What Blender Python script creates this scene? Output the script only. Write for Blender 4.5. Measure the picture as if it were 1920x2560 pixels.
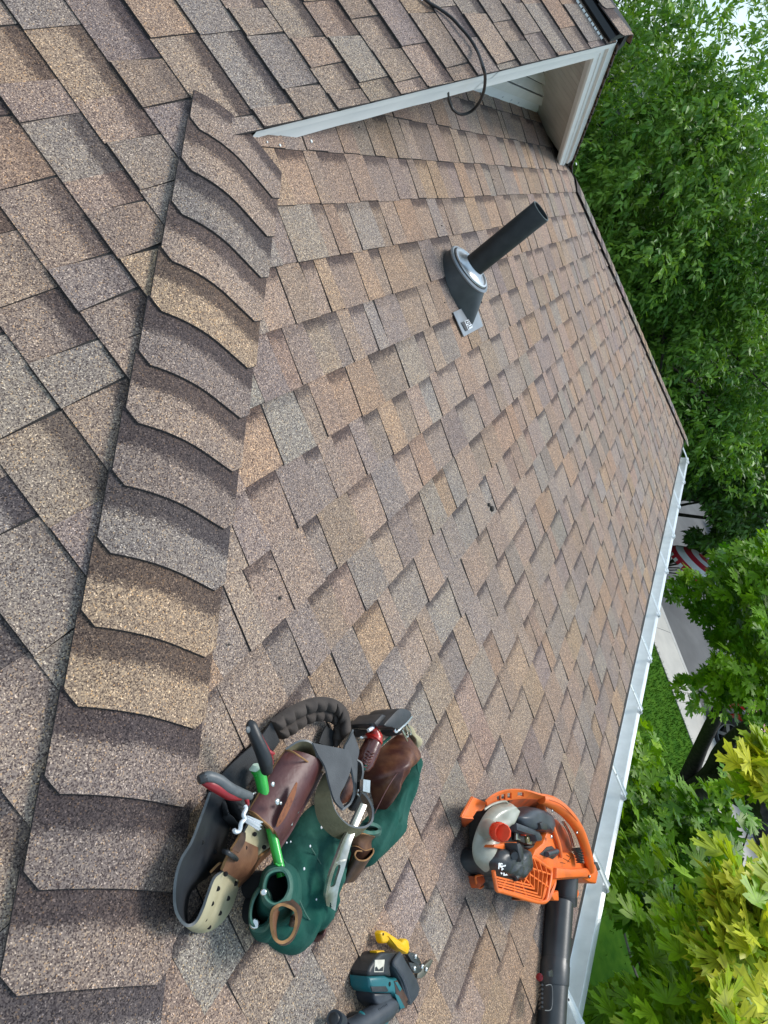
import bpy, bmesh, math, random
import numpy as np
from mathutils import Vector, Matrix, noise as mnoise
random.seed(7); rng = np.random.default_rng(7)
for o in list(bpy.data.objects): bpy.data.objects.remove(o)
S = bpy.context.scene
COL = S.collection

# ------------------------------------------------------------------ camera
FPX = 1958.85; CAMH = 1.068; T = 1/3.0; CT = 1/math.sqrt(1+T*T); ST = T*CT
RGT = Vector((.38753, -.58006, .71648)); DWN = Vector((-.35580, -.81111, -.46423)); FWD = Vector((.85043, -.07502, -.52071))
cd = bpy.data.cameras.new('camera'); cam = bpy.data.objects.new('camera', cd); COL.objects.link(cam)
cam.matrix_world = Matrix(((RGT.x, -DWN.x, -FWD.x, 0), (RGT.y, -DWN.y, -FWD.y, 0), (RGT.z, -DWN.z, -FWD.z, CAMH), (0, 0, 0, 1)))
cd.sensor_fit = 'VERTICAL'; cd.sensor_height = 24; cd.lens = 24*FPX/2560; cd.clip_start = .05; cd.clip_end = 2000
S.camera = cam
# ------------------------------------------------------------------ sky, sun, exposure
SUN_EL, SUN_AZ = math.radians(58), math.radians(-25)      # azimuth from +X towards +Y
W = bpy.data.worlds.new('World'); S.world = W; W.use_nodes = True
wn = W.node_tree; wn.nodes.clear()
sk = wn.nodes.new('ShaderNodeTexSky'); sk.sky_type = 'NISHITA'; sk.sun_disc = False
sk.sun_elevation = SUN_EL; sk.sun_rotation = math.pi/2-SUN_AZ; sk.air_density = 1.0; sk.dust_density = .6; sk.ozone_density = 1.0
tcw = wn.nodes.new('ShaderNodeTexCoord'); mp = wn.nodes.new('ShaderNodeMapping'); mp.inputs['Scale'].default_value = (1, 1, 2.2)
cn = wn.nodes.new('ShaderNodeTexNoise'); cn.inputs['Scale'].default_value = 5; cn.inputs['Detail'].default_value = 8; cn.inputs['Roughness'].default_value = .6
cr = wn.nodes.new('ShaderNodeValToRGB'); cr.color_ramp.elements[0].position = .46; cr.color_ramp.elements[1].position = .72
hs = wn.nodes.new('ShaderNodeMix'); hs.data_type = 'RGBA'; hs.inputs[7].default_value = (4.4, 4.75, 5.1, 1)
bg = wn.nodes.new('ShaderNodeBackground'); bg.inputs[1].default_value = .11
wo = wn.nodes.new('ShaderNodeOutputWorld')
wn.links.new(tcw.outputs['Generated'], mp.inputs[0]); wn.links.new(mp.outputs[0], cn.inputs[0]); wn.links.new(cn.outputs[0], cr.inputs[0])
h0 = wn.nodes.new('ShaderNodeMix'); h0.data_type = 'RGBA'; h0.inputs[0].default_value = .72; h0.inputs[7].default_value = (2.3, 3.5, 4.5, 1)
wn.links.new(sk.outputs[0], h0.inputs[6]); wn.links.new(cr.outputs[0], hs.inputs[0]); wn.links.new(h0.outputs[2], hs.inputs[6]); wn.links.new(hs.outputs[2], bg.inputs[0]); wn.links.new(bg.outputs[0], wo.inputs[0])
sl = bpy.data.lights.new('sun', 'SUN'); sl.energy = 1.5; sl.angle = math.radians(24); sl.color = (1, .96, .9)
so = bpy.data.objects.new('sun', sl); COL.objects.link(so); so.location = (0, 0, 30)
sd = Vector((math.cos(SUN_EL)*math.cos(SUN_AZ), math.cos(SUN_EL)*math.sin(SUN_AZ), math.sin(SUN_EL)))
so.rotation_euler = sd.to_track_quat('Z', 'Y').to_euler()
S.view_settings.view_transform = 'Standard'; S.view_settings.look = 'None'; S.view_settings.gamma = 1; S.view_settings.use_curve_mapping = False
S.view_settings.exposure = 1.15
S.render.engine = 'CYCLES'

# ------------------------------------------------------------------ geometry of the place
C0 = Vector((0, 0, CAMH))
XB = .918; XR = 3.86; HR = 2*XR-XB          # left roof plane starts at XB, ridge at XR, right hip x+y = HR
EAVE = -1.85; RAKE = .79; WALL = 1.10
NA = Vector((0, -T, 1))*CT; NB = Vector((-T, 0, 1))*CT; NF = Vector((T, 0, 1))*CT
def ray(px, py): return RGT*(px-960)+DWN*(py-1280)+FWD*FPX
def onpl(px, py, n, d):
    r = ray(px, py); return C0+r*((d-n.dot(C0))/n.dot(r))
def K(px, py, h=0): return onpl(px, py, NA, h)                 # a point h above the front roof slope
def KB(px, py, h=0): return onpl(px, py, NB, -T*CT*XB+h)       # ... above the left roof slope
def KY(px, py, Y): return onpl(px, py, Vector((0, 1, 0)), Y)
def KZ(px, py, z): return onpl(px, py, Vector((0, 0, 1)), z)
def proj(p):
    q = Vector(p)-C0; z = q.dot(FWD); return (q.dot(RGT)/z*FPX+960, q.dot(DWN)/z*FPX+1280)
def PA(u, v, h=0): return Vector((u, v*CT, v*ST))+NA*h
def PB(u, v, h=0): return Vector((XB+v*CT, -u, v*ST))+NB*h
def PF(u, v, h=0): return Vector((HR-v*CT, u, v*ST))+NF*h

# ------------------------------------------------------------------ materials
MATS = {}
def nt(name):
    m = bpy.data.materials.new(name); m.use_nodes = True; MATS[name] = m
    return m, m.node_tree.nodes, m.node_tree.links, m.node_tree.nodes['Principled BSDF']
def mat(name, c, rough=.6, metal=0, c2=None, scale=30, detail=6, bump=0, bscale=None, specks=None, lo=.35, hi=.65, spec=.5, coat=0, ssz=900, sth=.12, bdist=.003):
    m, N, L, b = nt(name)
    b.inputs['Roughness'].default_value = rough; b.inputs['Metallic'].default_value = metal
    b.inputs['Specular IOR Level'].default_value = spec; b.inputs['Coat Weight'].default_value = coat
    tc = N.new('ShaderNodeTexCoord'); n = N.new('ShaderNodeTexNoise'); n.inputs['Scale'].default_value = scale; n.inputs['Detail'].default_value = detail
    L.new(tc.outputs['Object'], n.inputs[0])
    r = N.new('ShaderNodeValToRGB'); r.color_ramp.elements[0].position = lo; r.color_ramp.elements[1].position = hi
    r.color_ramp.elements[0].color = (*c, 1); r.color_ramp.elements[1].color = (*(c2 or c), 1)
    L.new(n.outputs[0], r.inputs[0]); out = r.outputs[0]
    if specks:
        v = N.new('ShaderNodeTexVoronoi'); v.inputs['Scale'].default_value = ssz; L.new(tc.outputs['Object'], v.inputs[0])
        n3 = N.new('ShaderNodeTexNoise'); n3.inputs['Scale'].default_value = ssz*.07; L.new(tc.outputs['Object'], n3.inputs[0])
        ad = N.new('ShaderNodeMath'); ad.operation = 'MULTIPLY_ADD'; L.new(n3.outputs[0], ad.inputs[0]); ad.inputs[1].default_value = -.7; ad.inputs[2].default_value = .36+sth
        mth = N.new('ShaderNodeMath'); mth.operation = 'LESS_THAN'; L.new(v.outputs['Distance'], mth.inputs[0]); L.new(ad.outputs[0], mth.inputs[1])
        mx = N.new('ShaderNodeMix'); mx.data_type = 'RGBA'; L.new(mth.outputs[0], mx.inputs[0]); L.new(out, mx.inputs[6]); mx.inputs[7].default_value = (*specks, 1); out = mx.outputs[2]
    L.new(out, b.inputs['Base Color'])
    if bump:
        bp = N.new('ShaderNodeBump'); bp.inputs['Strength'].default_value = bump; bp.inputs['Distance'].default_value = bdist
        n2 = N.new('ShaderNodeTexNoise'); n2.inputs['Scale'].default_value = bscale or scale*4; n2.inputs['Detail'].default_value = 5
        L.new(tc.outputs['Object'], n2.inputs[0]); L.new(n2.outputs[0], bp.inputs['Height']); L.new(bp.outputs[0], b.inputs['Normal'])
    return m
def shingle_mat():
    m, N, L, b = nt('asphalt_granules')
    g = N.new('ShaderNodeNewGeometry')
    v = N.new('ShaderNodeTexVoronoi'); v.inputs['Scale'].default_value = 500; v.inputs['Randomness'].default_value = 1
    L.new(g.outputs['Position'], v.inputs['Vector'])
    sp = N.new('ShaderNodeSeparateColor'); L.new(v.outputs['Color'], sp.inputs[0])
    r = N.new('ShaderNodeValToRGB'); r.color_ramp.interpolation = 'CONSTANT'
    st = [(0, (.26, .225, .235)), (.15, (.52, .465, .475)), (.34, (.80, .74, .73)), (.52, (1.0, .955, .945)), (.72, (1.24, 1.165, 1.09)), (.86, (1.62, 1.49, 1.30)), (.945, (1.85, 1.45, .98)), (.972, (2.6, 2.45, 2.25))]
    cr = r.color_ramp
    while len(cr.elements) < len(st): cr.elements.new(.5)
    for e, (p, c) in zip(cr.elements, st): e.position = p; e.color = (*[x/3 for x in c], 1)
    L.new(sp.outputs[0], r.inputs[0])
    at = N.new('ShaderNodeAttribute'); at.attribute_name = 'tint'
    mu = N.new('ShaderNodeMix'); mu.data_type = 'RGBA'; mu.blend_type = 'MULTIPLY'; mu.inputs[0].default_value = 1
    L.new(r.outputs[0], mu.inputs[6]); L.new(at.outputs['Color'], mu.inputs[7])
    # printed dark band at the top of the exposure, soft and uneven at its lower limit
    uv = N.new('ShaderNodeUVMap'); uv.uv_map = 'uv'; sx = N.new('ShaderNodeSeparateXYZ'); L.new(uv.outputs[0], sx.inputs[0])
    nz = N.new('ShaderNodeTexNoise'); nz.inputs['Scale'].default_value = 45; nz.inputs['Detail'].default_value = 6; L.new(g.outputs['Position'], nz.inputs['Vector'])
    ad = N.new('ShaderNodeMath'); ad.operation = 'MULTIPLY_ADD'; L.new(nz.outputs[0], ad.inputs[0]); ad.inputs[1].default_value = .22; L.new(sx.outputs['Y'], ad.inputs[2])
    sc = N.new('ShaderNodeMath'); sc.operation = 'MULTIPLY_ADD'; L.new(sp.outputs[1], sc.inputs[0]); sc.inputs[1].default_value = .10; L.new(ad.outputs[0], sc.inputs[2])
    mr = N.new('ShaderNodeMapRange'); mr.interpolation_type = 'SMOOTHSTEP'; mr.inputs[1].default_value = 1.10; mr.inputs[2].default_value = 1.26; a2 = N.new('ShaderNodeMath'); a2.operation = 'ADD'; L.new(sc.outputs[0], a2.inputs[0]); L.new(sx.outputs['X'], a2.inputs[1]); L.new(a2.outputs[0], mr.inputs[0])
    mm = N.new('ShaderNodeMath'); mm.operation = 'MULTIPLY'; L.new(mr.outputs[0], mm.inputs[0]); L.new(at.outputs['Alpha'], mm.inputs[1])
    mx = N.new('ShaderNodeMix'); mx.data_type = 'RGBA'; mx.blend_type = 'MULTIPLY'; L.new(mm.outputs[0], mx.inputs[0]); L.new(mu.outputs[2], mx.inputs[6]); mx.inputs[7].default_value = (.33, .315, .35, 1)
    # broad blend of colour along the slope
    n2 = N.new('ShaderNodeTexNoise'); n2.inputs['Scale'].default_value = 9; n2.inputs['Detail'].default_value = 4; L.new(g.outputs['Position'], n2.inputs['Vector'])
    r2 = N.new('ShaderNodeValToRGB'); r2.color_ramp.elements[0].position = .3; r2.color_ramp.elements[1].position = .7
    r2.color_ramp.elements[0].color = (.90, .90, .93, 1); r2.color_ramp.elements[1].color = (1.05, 1.0, .95, 1); L.new(n2.outputs[0], r2.inputs[0])
    m2 = N.new('ShaderNodeMix'); m2.data_type = 'RGBA'; m2.blend_type = 'MULTIPLY'; m2.inputs[0].default_value = 1; L.new(mx.outputs[2], m2.inputs[6]); L.new(r2.outputs[0], m2.inputs[7])
    gm = N.new('ShaderNodeVectorMath'); gm.operation = 'SCALE'; gm.inputs['Scale'].default_value = 3; L.new(m2.outputs[2], gm.inputs[0])
    L.new(gm.outputs[0], b.inputs['Base Color']); b.inputs['Roughness'].default_value = .85; b.inputs['Specular IOR Level'].default_value = .3
    bp = N.new('ShaderNodeBump'); bp.inputs['Strength'].default_value = .55; bp.inputs['Distance'].default_value = .0016
    L.new(sp.outputs[2], bp.inputs['Height']); L.new(bp.outputs[0], b.inputs['Normal'])
    return m
def leaf_mat(name, trans=.35, vein=0.0, rough=.45):
    m, N, L, b = nt(name)
    at = N.new('ShaderNodeAttribute'); at.attribute_name = 'tint'
    oi = N.new('ShaderNodeObjectInfo')
    pw = N.new('ShaderNodeMath'); pw.operation = 'POWER'; L.new(at.outputs['Alpha'], pw.inputs[0]); pw.inputs[1].default_value = 9
    ml = N.new('ShaderNodeMath'); ml.operation = 'MULTIPLY'; L.new(pw.outputs[0], ml.inputs[0]); ml.inputs[1].default_value = vein
    mx = N.new('ShaderNodeMix'); mx.data_type = 'RGBA'; L.new(ml.outputs[0], mx.inputs[0]); L.new(at.outputs['Color'], mx.inputs[6]); mx.inputs[7].default_value = (.07, .13, .012, 1)
    tc = N.new('ShaderNodeNewGeometry'); nz = N.new('ShaderNodeTexNoise'); nz.inputs['Scale'].default_value = 22; nz.inputs['Detail'].default_value = 3; L.new(tc.outputs['Position'], nz.inputs['Vector'])
    mr = N.new('ShaderNodeMapRange'); mr.inputs[1].default_value = .3; mr.inputs[2].default_value = .7; mr.inputs[3].default_value = .78; mr.inputs[4].default_value = 1.18; L.new(nz.outputs[0], mr.inputs[0])
    vm = N.new('ShaderNodeVectorMath'); vm.operation = 'SCALE'; L.new(mx.outputs[2], vm.inputs[0]); L.new(mr.outputs[0], vm.inputs['Scale'])
    L.new(vm.outputs[0], b.inputs['Base Color']); b.inputs['Roughness'].default_value = rough; b.inputs['Specular IOR Level'].default_value = .35
    tr = N.new('ShaderNodeBsdfTranslucent'); vm2 = N.new('ShaderNodeVectorMath'); vm2.operation = 'MULTIPLY'; L.new(vm.outputs[0], vm2.inputs[0]); vm2.inputs[1].default_value = (1.15, 1.2, .45)
    L.new(vm2.outputs[0], tr.inputs[0])
    ms = N.new('ShaderNodeMixShader'); ms.inputs[0].default_value = trans
    L.new(b.outputs[0], ms.inputs[1]); L.new(tr.outputs[0], ms.inputs[2]); L.new(ms.outputs[0], N['Material Output'].inputs[0])
    return m
M_SH = shingle_mat()
M_EDGE = mat('asphalt_edge', (.022, .018, .018), .9, c2=(.05, .042, .04), scale=300)
M_DECK = mat('roof_deck', (.03, .027, .025), .95)
M_WHITE = mat('white_aluminium', (.82, .835, .82), .42, c2=(.75, .77, .755), scale=9, lo=.3, hi=.8, bump=.05, bscale=30)
M_VENTW = mat('white_vinyl', (.68, .69, .65), .5, c2=(.58, .59, .55), scale=12, lo=.3, hi=.85)
M_SOFF = mat('cream_soffit', (.60, .585, .53), .55, c2=(.5, .49, .44), scale=8)
M_GALV = mat('galvanised_steel', (.78, .79, .785), .3, .45, c2=(.69, .70, .695), scale=16, bump=.12, bscale=12)
M_GUT = mat('gutter_outside', (.86, .875, .875), .4, c2=(.8, .815, .815), scale=14)
M_BLKP = mat('black_plastic', (.016, .017, .018), .42, c2=(.03, .03, .032), scale=40, bump=.1, specks=(.16, .16, .16), ssz=500, sth=-.12)
M_BLKM = mat('matte_black_pipe', (.010, .0115, .0125), .5, c2=(.018, .02, .021), scale=30, spec=.4)
M_BOOT = mat('boot_rubber', (.035, .04, .043), .42, c2=(.055, .06, .062), scale=20)
M_ALU = mat('bright_aluminium', (.62, .64, .66), .33, .8, c2=(.5, .52, .54), scale=25)
M_PLATE = mat('lead_grey_sheet', (.26, .28, .30), .38, .35, c2=(.22, .24, .26), scale=20)
M_PAPER = mat('label_paper', (.62, .64, .66), .35)
M_INK = mat('black_ink', (.015, .015, .018), .6)
M_CABLE = mat('cable_rubber', (.009, .009, .010), .55)
M_CONC = mat('concrete', (.47, .445, .40), .85, c2=(.40, .38, .345), scale=2.2, bump=.2, bscale=60)
M_KERB = mat('kerb_concrete', (.42, .41, .385), .85, c2=(.35, .34, .32), scale=3, bump=.2, bscale=60)
M_ASPH = mat('asphalt', (.078, .077, .078), .9, c2=(.112, .111, .111), scale=1.3, detail=9, bump=.3, bscale=80)
M_SOIL = mat('ground_soil', (.03, .05, .012), .95, c2=(.02, .04, .01), scale=3)
M_GRASS = mat('lawn_grass', (.027, .092, .003), .9, c2=(.058, .140, .007), spec=.1, scale=5, detail=10, bump=.8, bscale=90)
M_BARK = mat('bark', (.022, .018, .015), .9, c2=(.06, .05, .042), scale=14, detail=10, bump=.9, bscale=30)
M_TWIG = mat('pale_twig', (.16, .15, .12), .8, c2=(.1, .09, .07), scale=30)
M_HOUSEW = mat('house_siding', (.62, .62, .6), .6)
# ------------------------------------------------------------------ object helpers
def base(o, parent):
    w = Vector((0, 0, 0))
    while parent is not None: w = w+parent.location; parent = parent.parent
    return w
def thing(name, label, cat, loc, group=None):
    o = bpy.data.objects.new(name, None); COL.objects.link(o); o.location = loc; o.empty_display_size = .05
    o['label'] = label; o['category'] = cat
    if group: o['group'] = group
    return o
def tag(o, label, cat, group=None):
    o['label'] = label; o['category'] = cat
    if group: o['group'] = group
    return o
def mk(name, vs, fs, mats, parent=None, smooth=True, mi=None, kind=None, label=None, loc=None):
    """one mesh object; vs are world points (made local to the parent chain)"""
    off = base(None, parent)
    me = bpy.data.meshes.new(name)
    l = Vector(loc)-off if loc is not None else Vector((0, 0, 0))
    sh = off+l
    me.from_pydata([tuple(Vector(v)-sh) for v in vs], [], fs)
    if not isinstance(mats, (list, tuple)): mats = [mats]
    for m in mats: me.materials.append(m)
    if mi is not None: me.polygons.foreach_set('material_index', mi)
    if smooth: me.polygons.foreach_set('use_smooth', [True]*len(me.polygons))
    o = bpy.data.objects.new(name, me); COL.objects.link(o); o.location = l
    if parent is not None: o.parent = parent
    if kind: o['kind'] = kind
    if label: o['label'] = label
    return o
def cr_spline(P, n, closed=False):
    P = [Vector(p) for p in P]; k = len(P)
    if k == 2 and not closed: return [P[0].lerp(P[1], i/n) for i in range(n+1)]
    out = []; segs = k if closed else k-1
    tot = n if closed else n+1
    for i in range(tot):
        t = i/n*segs; j = min(int(t), segs-1); f = t-j
        g = (lambda a: P[a % k]) if closed else (lambda a: P[max(0, min(k-1, a))])
        a, b, c, d = g(j-1), g(j), g(j+1), g(j+2)
        out.append(.5*((2*b)+(c-a)*f+(2*a-5*b+4*c-d)*f*f+(3*b-a-3*c+d)*f**3))
    return out
def ribbon(name, EA, EB, th, mats, parent, n=40, m=6, bulge=None, closed=False, skip=None, label=None, sp=K, kind=None):
    """sheet lofted between two edges given as (px,py,height); mats = [face towards +normal, other face, rim]"""
    A = [sp(*p) if len(p) == 3 else Vector(p) for p in EA]; B = [sp(*p) if len(p) == 3 else Vector(p) for p in EB]
    a = cr_spline(A, n, closed); b = cr_spline(B, n, closed); rows = len(a)
    G = np.array([[a[i].lerp(b[i], j/m) for j in range(m+1)] for i in range(rows)])
    du = np.gradient(G, axis=0) if not closed else (np.roll(G, -1, 0)-np.roll(G, 1, 0))
    dv = np.gradient(G, axis=1); Nn = np.cross(du, dv); Nn /= np.maximum(np.linalg.norm(Nn, axis=2, keepdims=True), 1e-9)
    if bulge is not None:
        for i in range(rows):
            for j in range(m+1): G[i, j] += Nn[i, j]*bulge(i/n, j/m)
    V = [tuple(x) for x in (G+Nn*th/2).reshape(-1, 3)]+[tuple(x) for x in (G-Nn*th/2).reshape(-1, 3)]
    W_ = m+1; off = rows*W_; F = []; MI = []
    have = {}
    lim = rows if closed else rows-1
    for i in range(lim):
        for j in range(m):
            if skip and skip((i+.5)/n, (j+.5)/m): continue
            have[(i, j)] = 1
    for (i, j) in have:
        i2 = (i+1) % rows
        q = (i*W_+j, i2*W_+j, i2*W_+j+1, i*W_+j+1)
        F.append(q); MI.append(0); F.append(tuple(x+off for x in reversed(q))); MI.append(1 if len(mats) > 1 else 0)
        r = 2 if len(mats) > 2 else 0
        for (ni, nj, e) in (((i, j-1), 0, (q[0], q[1])), ((i, j+1), 0, (q[2], q[3])), (((i-1) % rows if closed else i-1, j), 0, (q[3], q[0])), (((i+1) % rows if closed else i+1, j), 0, (q[1], q[2]))):
            if ni not in have:
                F.append((e[1], e[0], e[0]+off, e[1]+off)); MI.append(r)
    o = mk(name, V, F, mats, parent, True, MI, kind, label)
    o.data.set_sharp_from_angle(angle=math.radians(50))
    return o
def tube(name, P, R, mats, parent, n=None, seg=10, closed=False, caps=True, label=None, flat=None, smooth=True):
    P = [Vector(p) for p in P]; n = n or (len(P)-1)*6
    pts = cr_spline(P, n, closed) if len(P) > 2 or closed else [P[0].lerp(P[1], i/n) for i in range(n+1)]
    if not isinstance(R, (list, tuple)): R = [R]*len(P)
    rr = [np.interp(i/max(1, len(pts)-1)*(len(R)-1), range(len(R)), R) for i in range(len(pts))]
    V = []; F = []; up = None
    for i, p in enumerate(pts):
        t = (pts[min(i+1, len(pts)-1)]-pts[max(i-1, 0)]) if not closed else pts[(i+1) % len(pts)]-pts[i-1]
        t.normalize()
        if up is None: up = t.orthogonal().normalized() if flat is None else (flat-t*flat.dot(t)).normalized()
        elif flat is not None: up = (flat-t*flat.dot(t)).normalized()
        else: up = (up-t*up.dot(t)).normalized()
        s = t.cross(up)
        for k in range(seg):
            a = 2*math.pi*k/seg; V.append(p+(up*math.cos(a)+s*math.sin(a))*rr[i])
    L_ = len(pts)
    for i in range(L_ if closed else L_-1):
        for k in range(seg): F.append((i*seg+k, i*seg+(k+1) % seg, ((i+1) % L_)*seg+(k+1) % seg, ((i+1) % L_)*seg+k))
    if caps and not closed: F.append(tuple(reversed(range(seg)))); F.append(tuple((L_-1)*seg+k for k in range(seg)))
    o = mk(name, V, F, mats, parent, smooth, None, None, label); o.data.set_sharp_from_angle(angle=math.radians(45)); return o
def pillow(name, outline, center, H, mats, parent, h0=0.0, rings=9, n=72, power=2.2, wr=0.0, wsc=18, label=None, mi_f=None, N_=None, flatten=1.0, fold=None):
    """soft closed form: outline (px,py) on the slope rising to height H over its centre"""
    N_ = N_ or NA
    if len(outline[0]) == 2: outline = [(x, y, h0) for x, y in outline]
    o = cr_spline([K(*p) for p in outline], n, True); c = K(center[0], center[1], h0)
    V = []; F = []
    for r in range(rings):
        s = 1-(r/rings)**1.35
        h = H*(1-s**power)**(.5*flatten)
        for p in o:
            q = c.lerp(p, s)+N_*h
            if wr:
                k = mnoise.noise(q*wsc)+.5*mnoise.noise(q*wsc*2.3+Vector((3, 1, 2))); rd = 1-abs(mnoise.noise(q*wsc*.7+Vector((9, 9, 1))))*2
                q += N_*wr*(k+.6*rd)*min(1, 3*(1-s)+.15)
            if fold:
                ax, am, fs = fold; pz = q-c; al = pz.dot(ax); pp = pz-ax*al; w = Vector((pp.x*fs, pp.y*fs, al*fs*.22))
                k2 = (1-abs(mnoise.noise(w))*2.2)+.55*(1-abs(mnoise.noise(w*2.1+Vector((4, 2, 7))))*2.2)
                q += N_*am*k2*min(1, 2.5*(1-s)+.25)
            V.append(q)
    V.append(c+N_*H); L_ = len(o)
    for p in o: V.append(p-N_*(h0+.001))
    bo = rings*L_+1
    for r in range(rings-1):
        for i in range(L_): F.append((r*L_+i, r*L_+(i+1) % L_, (r+1)*L_+(i+1) % L_, (r+1)*L_+i))
    for i in range(L_): F.append(((rings-1)*L_+i, (rings-1)*L_+(i+1) % L_, rings*L_)); F.append((bo+i, bo+(i+1) % L_, (i+1) % L_, i))
    ob = mk(name, V, F, mats, parent, True, None, None, label)
    fixn(ob); return ob
def fixn(ob):
    bm = bmesh.new(); bm.from_mesh(ob.data); bmesh.ops.recalc_face_normals(bm, faces=bm.faces); bm.to_mesh(ob.data); bm.free()
def slab(name, outline, h0, h1, mats, parent, bevel=.004, label=None, smooth_outline=0, N_=None, sp=K, segs=2):
    N_ = N_ or NA
    P = [sp(x, y, h1) for x, y in outline]
    if smooth_outline: P = cr_spline(P, smooth_outline, True)
    bm = bmesh.new(); top = [bm.verts.new(p) for p in P]; bot = [bm.verts.new(p-N_*(h1-h0)) for p in P]
    f = bm.faces.new(top); bm.faces.new(list(reversed(bot))); k = len(P)
    for i in range(k): bm.faces.new((top[i], bot[i], bot[(i+1) % k], top[(i+1) % k]))
    bmesh.ops.recalc_face_normals(bm, faces=bm.faces)
    if bevel:
        es = [e for e in bm.edges if e.verts[0] in top and e.verts[1] in top]
        bmesh.ops.bevel(bm, geom=es, offset=bevel, segments=segs, affect='EDGES', profile=.5, clamp_overlap=True)
    bmesh.ops.triangulate(bm, faces=[f for f in bm.faces if len(f.verts) > 4])
    off = base(None, parent)
    for v in bm.verts: v.co -= off
    me = bpy.data.meshes.new(name); bm.to_mesh(me); bm.free()
    for m in (mats if isinstance(mats, (list, tuple)) else [mats]): me.materials.append(m)
    me.polygons.foreach_set('use_smooth', [True]*len(me.polygons)); me.set_sharp_from_angle(angle=math.radians(40))
    o = bpy.data.objects.new(name, me); COL.objects.link(o); o.parent = parent
    if label: o['label'] = label
    return o
def box8(c, ax, ay, az):
    c = Vector(c); V = [c+ax*x+ay*y+az*z for z in (-1, 1) for y in (-1, 1) for x in (-1, 1)]
    F = [(0, 2, 3, 1), (4, 5, 7, 6), (0, 1, 5, 4), (2, 6, 7, 3), (0, 4, 6, 2), (1, 3, 7, 5)]
    return V, F
def join(parts):
    V = []; F = []; MI = []
    for i, (v, f) in enumerate(parts):
        o = len(V); V += list(v); F += [tuple(x+o for x in q) for q in f]
    return V, F
def disc_stud(p, n, r, h, seg=10):
    n = Vector(n).normalized(); a = n.orthogonal().normalized(); b = n.cross(a); V = []; F = []
    for (rr, hh) in ((r, 0), (r, h*.5), (r*.7, h), ):
        for k in range(seg): V.append(p+(a*math.cos(6.2832*k/seg)+b*math.sin(6.2832*k/seg))*rr+n*hh)
    V.append(p+n*h)
    for i in range(2):
        for k in range(seg): F.append((i*seg+k, i*seg+(k+1) % seg, (i+1)*seg+(k+1) % seg, (i+1)*seg+k))
    for k in range(seg): F.append((2*seg+k, 2*seg+(k+1) % seg, 3*seg))
    return V, F
def blk(x0, x1, y0, y1, z0, z1): return box8(((x0+x1)/2, (y0+y1)/2, (z0+z1)/2), Vector(((x1-x0)/2, 0, 0)), Vector((0, (y1-y0)/2, 0)), Vector((0, 0, (z1-z0)/2)))

# ------------------------------------------------------------------ ground, street, lawn
GZ = -5.0
U = Vector((.66, .751, 0)).normalized(); NS = Vector((.751, -.66, 0)).normalized()    # along the street, across it
def st(s, n, z=0): return U*s+NS*n+Vector((0, 0, GZ+z))
def strip(name, n0, n1, z, m, s0=-60, s1=60, div=1):
    V = []; F = []
    for i in range(div+1):
        s = s0+(s1-s0)*i/div; V += [st(s, n0, z), st(s, n1, z)]
    for i in range(div): F.append((2*i, 2*i+1, 2*i+3, 2*i+2))
    o = mk(name, V, F, m, None, False, kind='structure'); fixn(o); return o
mk('ground', [(-900, -900, GZ-.16), (900, -900, GZ-.16), (900, 900, GZ-.16), (-900, 900, GZ-.16)], [(0, 1, 2, 3)], M_SOIL, kind='structure', smooth=False)
strip('road', 18.33, 26.5, -.13, M_ASPH, -300, 300)
lawn = strip('lawn', 5.5, 16.72, -.02, M_GRASS)
strip('verge', 26.9, 60, .0, M_GRASS, -120, 120)
pv = bpy.data.objects.new('pavement', None); COL.objects.link(pv); pv['kind'] = 'structure'
for i in range(-6, 14):
    s = i*1.52+4.0-12
    q = [st(s+.006, 16.7), st(s+1.514, 16.7), st(s+1.514, 17.92), st(s+.006, 17.92)]
    V = [p-Vector((0, 0, .1)) for p in q]+q
    mk('paving_slab', V, [(4, 5, 6, 7), (0, 4, 7, 3), (1, 2, 6, 5), (0, 1, 5, 4), (3, 7, 6, 2)], M_CONC, pv, False)
kb = bpy.data.objects.new('kerb', None); COL.objects.link(kb); kb['kind'] = 'structure'
for i in range(-4, 9):
    s = i*3.04+4.0-12
    pr = [(17.93, -.02), (17.93, .0), (18.10, -.01), (18.17, -.09), (18.40, -.126), (18.40, -.16)]
    V = [st(s+.006, a, z) for a, z in pr]+[st(s+3.034, a, z) for a, z in pr]; k = len(pr)
    F = [(j, j+1, k+j+1, k+j) for j in range(k-1)]
    o = mk('kerb_stone', V, F, M_KERB, kb, False); fixn(o)
strip('far_kerb', 26.5, 26.9, -.03, M_KERB, -100, 100)
# tufts that break the lawn's edge and surface
def grass_tufts():
    n = 26000; s = rng.uniform(-6, 9, n)+0.0; w = 16.72-np.abs(rng.normal(0, 1, n))*2.2
    P = np.outer(s, U)+np.outer(w, NS); P[:, 2] = GZ-.02
    a = rng.uniform(0, 6.28, n); hgt = rng.uniform(.03, .075, n); lean = rng.normal(0, .03, (n, 2)); wd = .008
    d = np.stack([np.cos(a)*wd, np.sin(a)*wd, np.zeros(n)], 1); tip = P.copy(); tip[:, 2] += hgt; tip[:, :2] += lean
    V = np.stack([P-d, P+d, tip], 1).reshape(-1, 3); F = np.arange(n*3).reshape(-1, 3)
    me = bpy.data.meshes.new('grass'); me.from_pydata(V.tolist(), [], F.tolist()); me.materials.append(M_GRASS)
    o = bpy.data.objects.new('grass', me); COL.objects.link(o); o['kind'] = 'stuff'; tag(o, 'short green grass blades along the edge of the pavement', 'grass')
grass_tufts()

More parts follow.
